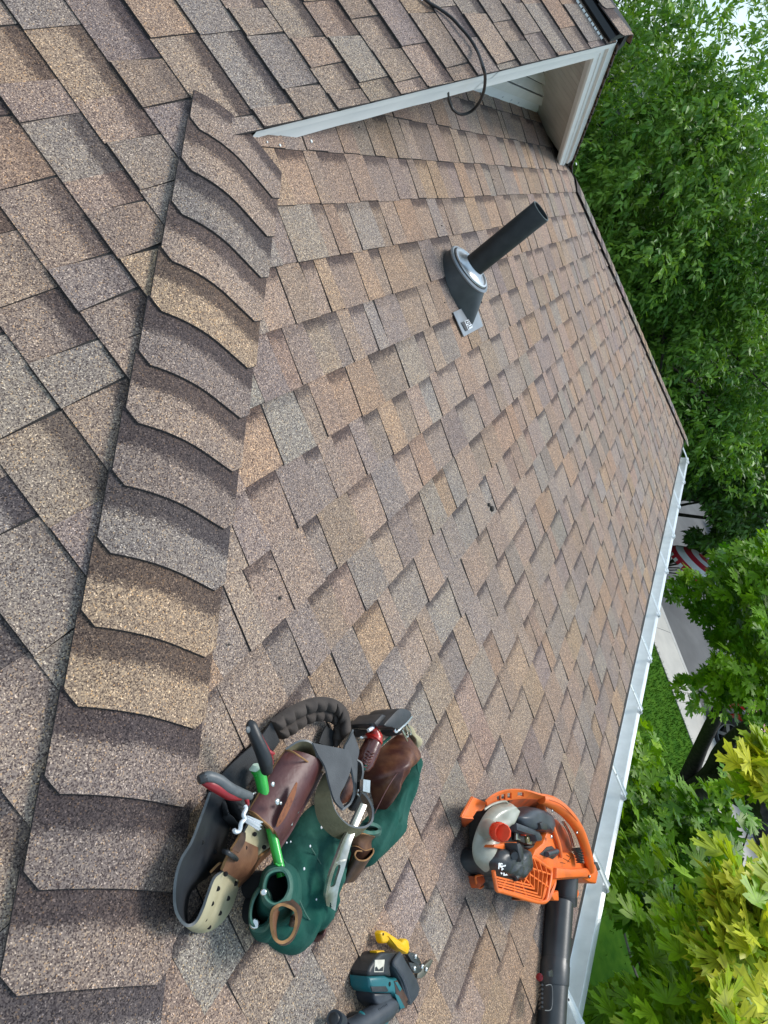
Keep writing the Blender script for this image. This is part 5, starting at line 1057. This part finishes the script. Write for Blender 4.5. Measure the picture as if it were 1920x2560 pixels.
# --- near maple whose crown spreads below and beyond the gutter
R = np.random.default_rng(21)
mb = Vector((4.6, -5.6, GZ)); mt = thing('maple_tree', 'maple with large yellow-green leaves crowding up to the near gutter', 'tree', mb)
tube('trunk', [mb-Vector((0, 0, .2)), mb+Vector((.05, .05, 1.4)), mb+Vector((.0, .12, 2.6))], [.20, .16, .13], M_BARK, mt, seg=12)
def spr(px, py, d):
    r = ray(px, py); r.normalize(); return C0+r*d
lobes = []      # leafy boughs: (image place only as a guide for where they stand, distance, radius, sprays, colour mix 0 green .. 1 yellow)
guide = [(1500, 2560, 3.75, .26, 10, .55), (1580, 2520, 3.9, .28, 12, .6), (1680, 2490, 4.0, .30, 13, .6), (1790, 2475, 3.8, .30, 14, .65), (1890, 2500, 3.5, .28, 13, .75), (1600, 2610, 3.5, .30, 13, .6), (1740, 2590, 3.5, .32, 15, .65), (1880, 2600, 3.2, .30, 13, .75),
 (1545, 2095, 5.6, .30, 13, .5), (1550, 2200, 5.1, .28, 13, .55), (1605, 2270, 4.75, .27, 13, .6), (1680, 2300, 4.6, .29, 15, .62), (1765, 2290, 4.5, .28, 13, .45), (1830, 2280, 4.4, .20, 8, .5), (1625, 2180, 5.3, .24, 9, .5), (1745, 2390, 4.6, .28, 12, .42), (1680, 2390, 4.7, .28, 12, .42), (1810, 2360, 4.6, .24, 10, .45),
 (1900, 2290, 3.6, .17, 11, 1.0), (1880, 2375, 3.5, .17, 10, .97), (1935, 2200, 3.8, .16, 7, 1.0), (1910, 2440, 3.4, .17, 9, .95),
 (1893, 1925, 4.4, .05, 1, 1.0), (1915, 1960, 4.35, .06, 2, 1.0), (1912, 1890, 4.4, .04, 1, 1.0), (1950, 1930, 4.3, .08, 3, 1.0),
 (1600, 1935, 6.6, .34, 15, .42), (1585, 2020, 6.1, .34, 15, .45), (1670, 2020, 6.2, .36, 16, .35), (1710, 2120, 5.9, .38, 18, .35), (1795, 2040, 5.9, .26, 11, .35), (1830, 2040, 5.8, .16, 6, .4), (1640, 2085, 6.4, .40, 15, .2), (1785, 2150, 5.9, .32, 13, .3), (1700, 2225, 5.8, .34, 12, .25), (1588, 1850, 7.0, .26, 10, .5), (1566, 1775, 7.5, .18, 6, .55), (1630, 1900, 7.1, .30, 9, .4),
 (1640, 2360, 6.4, .5, 7, .1), (1760, 2230, 6.8, .5, 8, .1), (1880, 2140, 5.2, .20, 7, .4), (1890, 2070, 6.2, .20, 5, .3),
 (2600, 2100, 5.2, .8, 40, .6), (2620, 2400, 4.8, .8, 40, .6), (1700, 2780, 4.2, .5, 18, .5), (1850, 2800, 4.0, .5, 18, .5), (1560, 2790, 4.2, .4, 12, .5), (2050, 2750, 4.2, .6, 20, .6)]  # last row: boughs outside the frame, added to shade the lawn
# unseen rest of the crown, added right of the frame to shade the lawn
for wx, wy, wz, r_, n_ in ((7.2, -7.4, -.9, 1.1, 80), (6.0, -6.9, -1.0, 1.1, 70), (8.6, -8.1, -.9, 1.1, 80), (9.9, -8.6, -1.0, 1.0, 70), (7.8, -8.8, -.4, 1.1, 60), (6.4, -8.2, -.4, 1.1, 60), (9.2, -9.6, -.8, 1.0, 50), (5.2, -7.2, -.6, 1.0, 50)):
    p_ = Vector((wx, wy, wz)); a_ = proj(p_); guide.append((a_[0], a_[1], (p_-C0).length, r_, int(n_*2.6), .45))
ALLP = []
for px, py, d, r, n, yl in guide:
    c = np.array(spr(px, py, d)); dirs = R.normal(0, 1, (n, 3)); dirs[:, 2] = np.abs(dirs[:, 2])*.5; dirs /= np.linalg.norm(dirs, axis=1, keepdims=True)
    pts = c+dirs*np.array([r, r, r*.8])*R.uniform(.3, 1, (n, 1))**.5-np.array([0, 0, r*.25])
    dd = dirs+np.array(R.normal(0, .15, (n, 3)))+np.array([.15, .35, 0])
    lobes.append((pts, dd, yl, c, r))
acc = []
for pts, dd, yl, c, r in lobes:
    pos, fwd, nor, sz, cu, fo, idx = maple_sprays(pts, dd, 8, .118 if yl < .9 else .15, R, spread=.26 if yl < .9 else .16)
    ok = outside_house(pos, .02) & gaps(pos, [GAP_LAWN, GAP_SHADE, GAP_SHADE2, GAP_CAR, GAP_PAVE])
    ys = np.clip(yl+R.normal(0, .12, len(pts))[idx]+R.normal(0, .07, len(pos)), 0, 1)[:, None]
    g = np.array([.075, .215, .010]); y_ = np.array([.29, .48, .014]); yy = np.array([.66, .64, .05])
    col = np.where(ys < .75, g+(y_-g)*(ys/.75)**1.3, y_+(yy-y_)*(ys-.75)/.25)*R.uniform(.82, 1.15, (len(pos), 1))
    acc.append([a[ok] for a in (pos, fwd, nor, sz, cu, fo, col)])
pos, fwd, nor, sz, cu, fo, col = [np.concatenate([a[i] for a in acc]) for i in range(7)]
Vv = leaf_verts((MP, MV, MT), pos, fwd, nor, sz, cu, fo)
x_, y_, z_ = pxs(pos); vis = (x_ > 1380) & (x_ < 1920) & (y_ > 1300) & (y_ < 2560)
score = np.where(vis, sz/z_, 0)+pos[:, 2]*.004; big = np.argsort(-score)[:280]; rest = np.setdiff1d(np.arange(len(pos)), big)
leaf_mesh('crown', (MP, MV, MT), Vv[rest], col[rest], M_LEAF, mt)
for i in big:
    leaf_mesh('leaf', (MP, MV, MT), Vv[i:i+1], col[i:i+1], M_LEAF, mt, None)
hub = mb+Vector((0, .1, 2.5))
for j, (pts, dd, yl, c, r) in enumerate(lobes):
    c = Vector(c); gq = guide[j]; h_ = hub if not (gq[0] > 1855 and gq[2] < 4.7) else spr(2330, gq[1]+30, gq[2]+.5)
    midp = h_.lerp(c, .55)-Vector((0, 0, .12))
    tube('branch', [h_, midp, c-Vector((0, 0, .05))], [.020, .010, .005], M_BARK if j % 3 else M_TWIG, mt, n=10, seg=6)

# --- maple further along the lawn: dark leaning stems and a bright crown
R = np.random.default_rng(33)
tb0 = KZ(1716, 1985, GZ); t2 = thing('maple_tree', 'multi-stemmed maple with dark bark and bright green crown beside the pavement', 'tree', tb0)
def at_d(px, py, d): return spr(px, py, d)
d0 = (tb0-C0).length
S1 = [tb0-Vector((0, 0, .1)), at_d(1728, 1925, d0-.3), at_d(1752, 1868, d0-1.2), at_d(1780, 1810, d0-2.6), at_d(1815, 1740, d0-4.3), at_d(1845, 1640, d0-5.4)]
S2 = [tb0-Vector((0, 0, .1)), at_d(1768, 1938, d0-.8), at_d(1800, 1880, d0-2), at_d(1850, 1830, d0-3.4), at_d(1930, 1775, d0-5)]
S3 = [tb0-Vector((0, 0, .1)), at_d(1790, 1962, d0-1.2), at_d(1860, 1990, d0-3.2), at_d(1935, 2030, d0-5.2)]
S4 = [at_d(1775, 1945, d0-.9), at_d(1830, 1905, d0-2.2), at_d(1925, 1870, d0-4.4)]
tube('trunk', S1, [.20, .155, .125, .115, .09, .05], M_BARK, t2, seg=12, n=40)
tube('trunk', S2, [.17, .14, .12, .105, .08], M_BARK, t2, seg=12, n=36)
tube('trunk', S3, [.20, .20, .19, .16], M_BARK, t2, seg=12, n=30)
tube('branch', S4, [.10, .09, .06], M_BARK, t2, seg=10, n=20)
guide2 = [(1840, 1425, 9.3, .36, 18, .6), (1905, 1405, 9.0, .40, 20, .6), (1795, 1462, 9.6, .28, 12, .55), (1855, 1500, 9.2, .42, 22, .5), (1925, 1500, 8.8, .42, 20, .55), (1810, 1560, 9.5, .32, 15, .45), (1875, 1590, 9.2, .42, 20, .5), (1740, 1462, 10.0, .20, 7, .45), (1700, 1470, 10.3, .14, 5, .3), (1728, 1424, 10.0, .11, 4, .9), (1930, 1600, 8.8, .36, 16, .55), (1765, 1520, 9.8, .25, 9, .35), (1905, 1680, 8.6, .36, 16, .5), (1815, 1690, 8.6, .20, 10, .8), (1775, 1722, 9.2, .24, 9, .5), (1728, 1732, 9.8, .19, 7, .45), (1840, 1755, 8.6, .32, 14, .45), (1925, 1750, 8.2, .34, 15, .5), (1855, 1670, 8.2, .18, 9, .9), (1930, 1395, 9.4, .3, 12, .6), (1885, 1460, 10.2, .7, 16, .1), (1905, 1570, 10.4, .8, 18, .1), (1890, 1670, 10, .6, 12, .1), (2050, 1500, 9, .8, 40, .5), (2050, 1700, 8.6, .8, 40, .5)]
acc = []
for px, py, d, r, n, yl in guide2:
    c = np.array(spr(px, py, d)); dirs = R.normal(0, 1, (n, 3)); dirs[:, 2] = np.abs(dirs[:, 2])*.6; dirs /= np.linalg.norm(dirs, axis=1, keepdims=True)
    pts = c+dirs*np.array([r, r, r*.8])*R.uniform(.25, 1, (n, 1))**.5-np.array([0, 0, r*.2])
    pos, fwd, nor, sz, cu, fo, idx = maple_sprays(pts, dirs, 8, .135, R, spread=.30)
    ys = np.clip(yl+R.normal(0, .15, n)[idx]+R.normal(0, .08, len(pos)), 0, 1)[:, None]
    g = np.array([.060, .205, .010]); y_ = np.array([.34, .56, .022])
    acc.append((pos, fwd, nor, sz, cu, fo, (g+(y_-g)*ys)*R.uniform(.8, 1.15, (len(pos), 1))))
    if px > 1795: tube('branch', [Vector(S1[4]), Vector(S1[4]).lerp(Vector(c), .6)-Vector((0, 0, .15)), Vector(c)], [.014, .009, .004], M_BARK, t2, n=8, seg=6)
pos, fwd, nor, sz, cu, fo, col = [np.concatenate([a[i] for a in acc]) for i in range(7)]
ok = outside_house(pos) & gaps(pos, [GAP_LAWN, GAP_ROAD, GAP_CAR, GAP_TOP, GAP_UMB]); pos, fwd, nor, sz, cu, fo, col = [a[ok] for a in (pos, fwd, nor, sz, cu, fo, col)]
leaf_mesh('crown', (MP, MV, MT), leaf_verts((MP, MV, MT), pos, fwd, nor, sz, cu, fo), col, M_LEAF, t2)

# --- tall lance-leaved trees behind the gable
def lance_tree(label, b, crown, n, seed, size, c0, c1, per=15, trunk_r=.2, grp='leafy trees standing beyond the roof', lump=.35, shell=.35, zmin=-9):
    R = np.random.default_rng(seed); b = Vector(b)
    t = thing('leafy_tree', label, 'tree', b, grp)
    top = max(c[2]+r[2] for c, r, w in crown)
    cc = Vector(crown[0][0])
    tube('trunk', [b-Vector((0, 0, .2)), b.lerp(cc, .4), cc], [trunk_r, trunk_r*.75, trunk_r*.4], M_BARK, t, seg=10)
    P = []; D = []
    for c, r, w in crown:
        p, d = crown_points(int(n*w), c, r, R, lump, shell, zmin); P.append(p); D.append(d)
    P = np.concatenate(P); D = np.concatenate(D)
    ok = outside_house(P, .6) & gaps(P, [GAP_ROAD2, GAP_LAWN, GAP_UMB]); P = P[ok]; D = D[ok]
    for i in range(26):
        e = Vector(P[R.integers(len(P))]); s = b.lerp(cc, .45+.5*R.random()); tube('branch', [s, s.lerp(e, .5)+Vector((0, 0, .25)), e], [min(.045, trunk_r*.25), min(.026, trunk_r*.15), .006], M_BARK, t, n=8, seg=5)
    m = len(P)*per; tw = D+R.normal(0, .45, D.shape)+np.array([0, 0, -.22]); tw /= np.linalg.norm(tw, axis=1, keepdims=True)
    tt = R.uniform(-.25, .25, m)[:, None]
    tw_ = np.repeat(tw, per, 0); sd_ = R.normal(0, 1, (m, 3)); sd_ /= np.linalg.norm(sd_, axis=1, keepdims=True)
    pos = np.repeat(P, per, 0)+tw_*tt+np.array([0, 0, -.5])*tt**2+sd_*.015
    fwd = tw_*.55+sd_*.75+np.array([0, 0, -.28])
    nor = R.normal(0, .55, (m, 3))+np.array([0, 0, .9])
    sz = size*R.uniform(.65, 1.25, m)
    k = np.repeat(np.clip(R.normal(.42, .25, len(P))+.35*np.array([mnoise.noise(Vector(p*.9)) for p in P]), 0, 1), per)[:, None]
    col = (np.array(c0)+(np.array(c1)-np.array(c0))*k)*R.uniform(.8, 1.2, (m, 1))
    cu_, fo_ = R.uniform(.05, .5, m), R.uniform(0, .5, m); ok = gaps(pos, [GAP_ROAD2, GAP_LAWN, GAP_UMB])
    leaf_mesh('crown', (LP, LV, LT), leaf_verts((LP, LV, LT), pos[ok], fwd[ok], nor[ok], sz[ok], cu_[ok], fo_[ok]), col[ok], M_ASH, t)
    return t
lance_tree('tall light green lance-leaved tree directly behind the gable peak', (13.6, 3.2, GZ), [((13.2, 2.6, -.5), (2.3, 3.0, 3.1), .58), ((12.6, .9, .1), (1.8, 2.0, 1.95), .42)], 3900, 51, .105, (.085, .205, .028), (.27, .44, .07))
lance_tree('mid green lance-leaved tree right of the gable, its top against the sky', (14.2, -.9, GZ), [((13.6, -.3, -.1), (1.9, 2.1, 2.35), .6), ((13.2, -2.0, -.9), (1.7, 1.8, 1.9), .4)], 3500, 52, .105, (.066, .175, .024), (.22, .39, .058))
lance_tree('dark green tree hanging over the road beyond the gutter corner', (15.5, -4.6, GZ), [((14.2, -3.4, -2.1), (1.7, 1.9, 1.6), .55), ((14.6, -4.6, -1.3), (1.6, 1.7, 1.5), .45)], 2500, 53, .11, (.032, .095, .016), (.10, .21, .032))
lance_tree('small dark tree with sprays dangling above the pale asphalt', (16.2, -5.7, GZ), [((14.6, -5.1, -2.75), (.65, .85, .5), .6), ((14.3, -4.75, -3.2), (.5, .45, .35), .16), ((14.9, -5.9, -2.5), (.7, .7, .5), .24)], 420, 57, .12, (.018, .055, .012), (.05, .12, .022), grp=None, shell=.1, trunk_r=.06)
for i, (x, y, z, r) in enumerate(((19, 5.5, -1.6, 3.2), (20, 0, -1.5, 3.0), (21, -5, -1.6, 3.0))):
    lance_tree(['broad dark tree far behind the gable, left of the others', 'broad dark tree far behind, in the middle of the row', 'broad dark tree far behind the road, right of the others'][i], (x, y, GZ), [((x, y, z), (2.6, 3.2, r), 1)], 1300, 60+i, .2, (.02, .06, .014), (.07, .15, .03), per=12, grp='dark trees in the far row')
R = np.random.default_rng(71)
tl_ = bpy.data.objects.new('tree_line', None)
n = 5200; yy = R.uniform(-60, 60, n); xx = 46+R.uniform(0, 6, n); zz = GZ+R.uniform(0, 1, n)*(5.4+1.2*np.sin(yy*.4)+.8*np.sin(yy*1.3))
pos = np.stack([xx, yy, zz], 1); fw = R.normal(0, 1, (n, 3)); nr = R.normal(0, 1, (n, 3))+np.array([-.6, 0, .6])
bpy.data.objects.remove(tl_)
o = leaf_mesh('tree_line', (LP, LV, LT), leaf_verts((LP, LV, LT), pos, fw, nr, np.full(n, 1.3), np.full(n, .2), np.full(n, .2)), np.array([.03, .075, .02])*R.uniform(.5, 1.5, (n, 1)), M_ASH, None)
tag(o, 'distant band of dark trees beyond the far verge', 'trees')

# ------------------------------------------------------------------ parked cars, umbrella
M_TYRE = mat('tyre_rubber', (.014, .014, .015), .75)
M_RIM = mat('alloy_rim', (.20, .21, .215), .35, .6)
M_GLASS = mat('dark_glass', (.012, .015, .018), .08)
M_TRIM = mat('grey_trim', (.16, .165, .17), .5)
def car(label, pos, yaw, paint, grp=None):
    """boxy off-roader: body loft with wheel arches, cab, bumpers, lamps and wheels; local x forward"""
    t = thing('parked_car', label, 'car', pos, grp)
    c_, s_ = math.cos(yaw), math.sin(yaw)
    def G(x, y, z): return Vector(pos)+Vector((x*c_-y*s_, x*s_+y*c_, z))
    def hull(name, secs, m, smooth=False):
        V = []; F = []
        for x, hw, z0, z1, tw in secs: V += [G(x, -hw, z0), G(x, hw, z0), G(x, hw, (z0+z1)/2), G(x, tw, z1), G(x, -tw, z1), G(x, -hw, (z0+z1)/2)]
        n = len(secs)
        for i in range(n-1):
            for j in range(6): F.append((i*6+j, i*6+(j+1) % 6, (i+1)*6+(j+1) % 6, (i+1)*6+j))
        F += [tuple(range(6)), tuple(reversed(range((n-1)*6, n*6)))]
        o = mk(name, V, F, m, t, smooth); fixn(o)
        b = o.modifiers.new('b', 'BEVEL'); b.width = .035; b.segments = 2; return o
    hull('body', [(-2.05, .80, .52, 1.02, .78), (-1.9, .84, .46, 1.08, .82), (-.4, .86, .44, 1.10, .83), (.55, .86, .44, 1.10, .82), (.75, .80, .46, 1.06, .74), (1.75, .74, .48, 1.0, .66), (1.95, .70, .52, .95, .64)], paint)
    hull('cab', [(-2.0, .78, 1.06, 1.66, .70), (-1.9, .78, 1.06, 1.78, .68), (.25, .78, 1.06, 1.78, .66), (.62, .78, 1.06, 1.20, .70)], paint)
    for sd_ in (-1, 1):
        for a, b in ((-1.75, -1.0), (-.92, -.12), (-.02, .36)):
            V = [G(a, sd_*.765, 1.16), G(b, sd_*.765, 1.16), G(b-.04, sd_*.715, 1.66), G(a+.04, sd_*.715, 1.66)]
            V += [v+(G(0, sd_*.02, 0)-G(0, 0, 0)) for v in V]; o = mk('side_window', V, [(0, 1, 2, 3), (4, 5, 6, 7), (0, 4, 5, 1), (1, 5, 6, 2), (2, 6, 7, 3), (3, 7, 4, 0)], M_GLASS, t, False); fixn(o)
        for x in (-1.28, 1.22):
            tube('wheel_arch', [G(x-.48, sd_*.86, .5), G(x-.36, sd_*.9, .86), G(x, sd_*.92, .95), G(x+.36, sd_*.9, .86), G(x+.5, sd_*.86, .5)], .055, M_TRIM, t, seg=8)
            w = mk('wheel', *disc_stud(G(x, sd_*.66, .39), G(0, sd_, 0)-G(0, 0, 0), .3, .02, 20), M_TYRE, t)
            V = []; F = []; sg = 28
            for (r, yy_) in ((.24, .70), (.36, .70), (.39, .74), (.39, .88), (.36, .92), (.25, .925), (.235, .90)):
                V += [G(x+r*math.cos(6.2832*k/sg), sd_*yy_, .39+r*math.sin(6.2832*k/sg)) for k in range(sg)]
            for a in range(6):
                for k in range(sg): F.append((a*sg+k, a*sg+(k+1) % sg, (a+1)*sg+(k+1) % sg, (a+1)*sg+k))
            o = mk('tyre', V, F, M_TYRE, w); fixn(o)
            V, F = join([disc_stud(G(x, sd_*.84, .39), G(0, sd_, 0)-G(0, 0, 0), .235, .012, 24)]); mk('rim', V, F, M_BLKM, w)
            for k in range(5):
                a = 6.2832*k/5+.3; dv = Vector((c_*math.cos(a), s_*math.cos(a), math.sin(a))); pv_ = dv.cross(G(0, sd_, 0)-G(0, 0, 0))
                V, F = box8(G(x, sd_*.90, .39)+dv*.125, dv*.115, pv_*.034, (G(0, sd_, 0)-G(0, 0, 0))*.012); mk('spoke', V, F, M_RIM, w, False)
            tube('rim_lip', [G(x+.232*math.cos(6.2832*k/16), sd_*.915, .39+.232*math.sin(6.2832*k/16)) for k in range(16)], .014, M_RIM, w, closed=True, n=32, seg=6)
            V, F = disc_stud(G(x, sd_*.91, .39), G(0, sd_, 0)-G(0, 0, 0), .045, .02, 12); mk('hub_cap', V, F, M_RIM, w)
    for x, nm in ((2.02, 'bumper'), (-2.12, 'bumper')):
        V, F = box8(G(x, 0, .56), (G(1, 0, 0)-G(0, 0, 0))*.09, (G(0, 1, 0)-G(0, 0, 0))*.82, Vector((0, 0, .1))); mk(nm, V, F, M_TRIM, t, False)
    V = [G(.30, -.66, 1.70), G(.30, .66, 1.70), G(.60, .68, 1.20), G(.60, -.68, 1.20)]; V += [v+(G(.03, 0, .02)-G(0, 0, 0)) for v in V]
    o = mk('windscreen', V, [(0, 1, 2, 3), (4, 5, 6, 7), (0, 4, 5, 1), (1, 5, 6, 2), (2, 6, 7, 3), (3, 7, 4, 0)], M_GLASS, t, False); fixn(o)
    for sd_ in (-1, 1):
        V, F = disc_stud(G(1.96, sd_*.46, .80), G(1, 0, 0)-G(0, 0, 0), .10, .03, 16); mk('headlight', V, F, M_CHROME, t)
        V, F = box8(G(-2.06, sd_*.66, .86), (G(1, 0, 0)-G(0, 0, 0))*.02, (G(0, 1, 0)-G(0, 0, 0))*.09, Vector((0, 0, .12))); mk('tail_light', V, F, M_RED, t, False)
    return t
M_CRED = mat('red_paint', (.42, .008, .012), .25, coat=.6)
M_CNAVY = mat('navy_paint', (.012, .018, .034), .3, coat=.5)
yaw = math.atan2(U.y, U.x)
wp = KZ(1822, 1838, GZ-.13+.39)             # hub of the visible front wheel
nn = wp.dot(NS)+.9; ss = wp.dot(U)-1.22
car('red off-roader parked at the kerb under the multi-stemmed maple', st(ss, nn, -.13), yaw, M_CRED)
q = KZ(1760, 1298, GZ-.1); car('dark navy car parked across the road, half hidden by leaves', st(q.dot(U)-2.1, q.dot(NS)+1.0, -.13), yaw, M_CNAVY)
ucx = spr(1740, 1420, 15.2); UA = (RGT*.61-DWN*.79-FWD*.45).normalized(); UE1 = (RGT*.79+DWN*.61); UE1 = (UE1-UA*UE1.dot(UA)).normalized(); UE2 = UA.cross(UE1)
um = thing('garden_umbrella', 'red and white banded garden umbrella with chequered rim, tilted over the lawn', 'umbrella', (ucx.x, ucx.y, GZ))
def UP(r, a, z):
    r *= .66; z = (z+.34)*.7-.34
    return ucx+UE1*(r*math.cos(a))+UE2*(r*math.sin(a))+UA*(z+.34)
M_UR = mat('umbrella_red', (.42, .012, .03), .7); M_UW = mat('umbrella_white', (.74, .74, .78), .7)
ru = .86; nb = 24
prf = [(0, .0), (.22, -.015), (.43, -.06), (.62, -.14), (.78, -.25), (.86, -.34)]
for k, (a, b) in enumerate(zip(prf, prf[1:])):
    V = []; F = []
    for rr, z in (a, b): V += [UP(rr, 6.2832*i/48, z) for i in range(48)]
    for i in range(48): F.append((i, (i+1) % 48, 48+(i+1) % 48, 48+i))
    mk('canopy_band', V, F, M_UR if k % 2 == 0 else M_UW, um, True)
for i in range(nb):
    a0_, a1_ = 6.2832*i/nb, 6.2832*(i+.5)/nb
    for aa, bb, m in ((a0_, a1_, M_UW), (a1_, 6.2832*(i+1)/nb, M_UR)):
        V = [UP(r, a, z) for a in (aa, bb) for r, z in ((.862, -.335), (.885, -.42))]
        mk('valance_panel', V, [(0, 1, 3, 2)], m, um, False)
tube('pole', [(ucx.x, ucx.y, GZ), ucx-UA*.25, UP(0, 0, .05)], .02, M_TRIM, um)
V, F = disc_stud(Vector((ucx.x, ucx.y, GZ)), (0, 0, 1), .25, .08, 20); mk('base', V, F, M_TRIM, um)
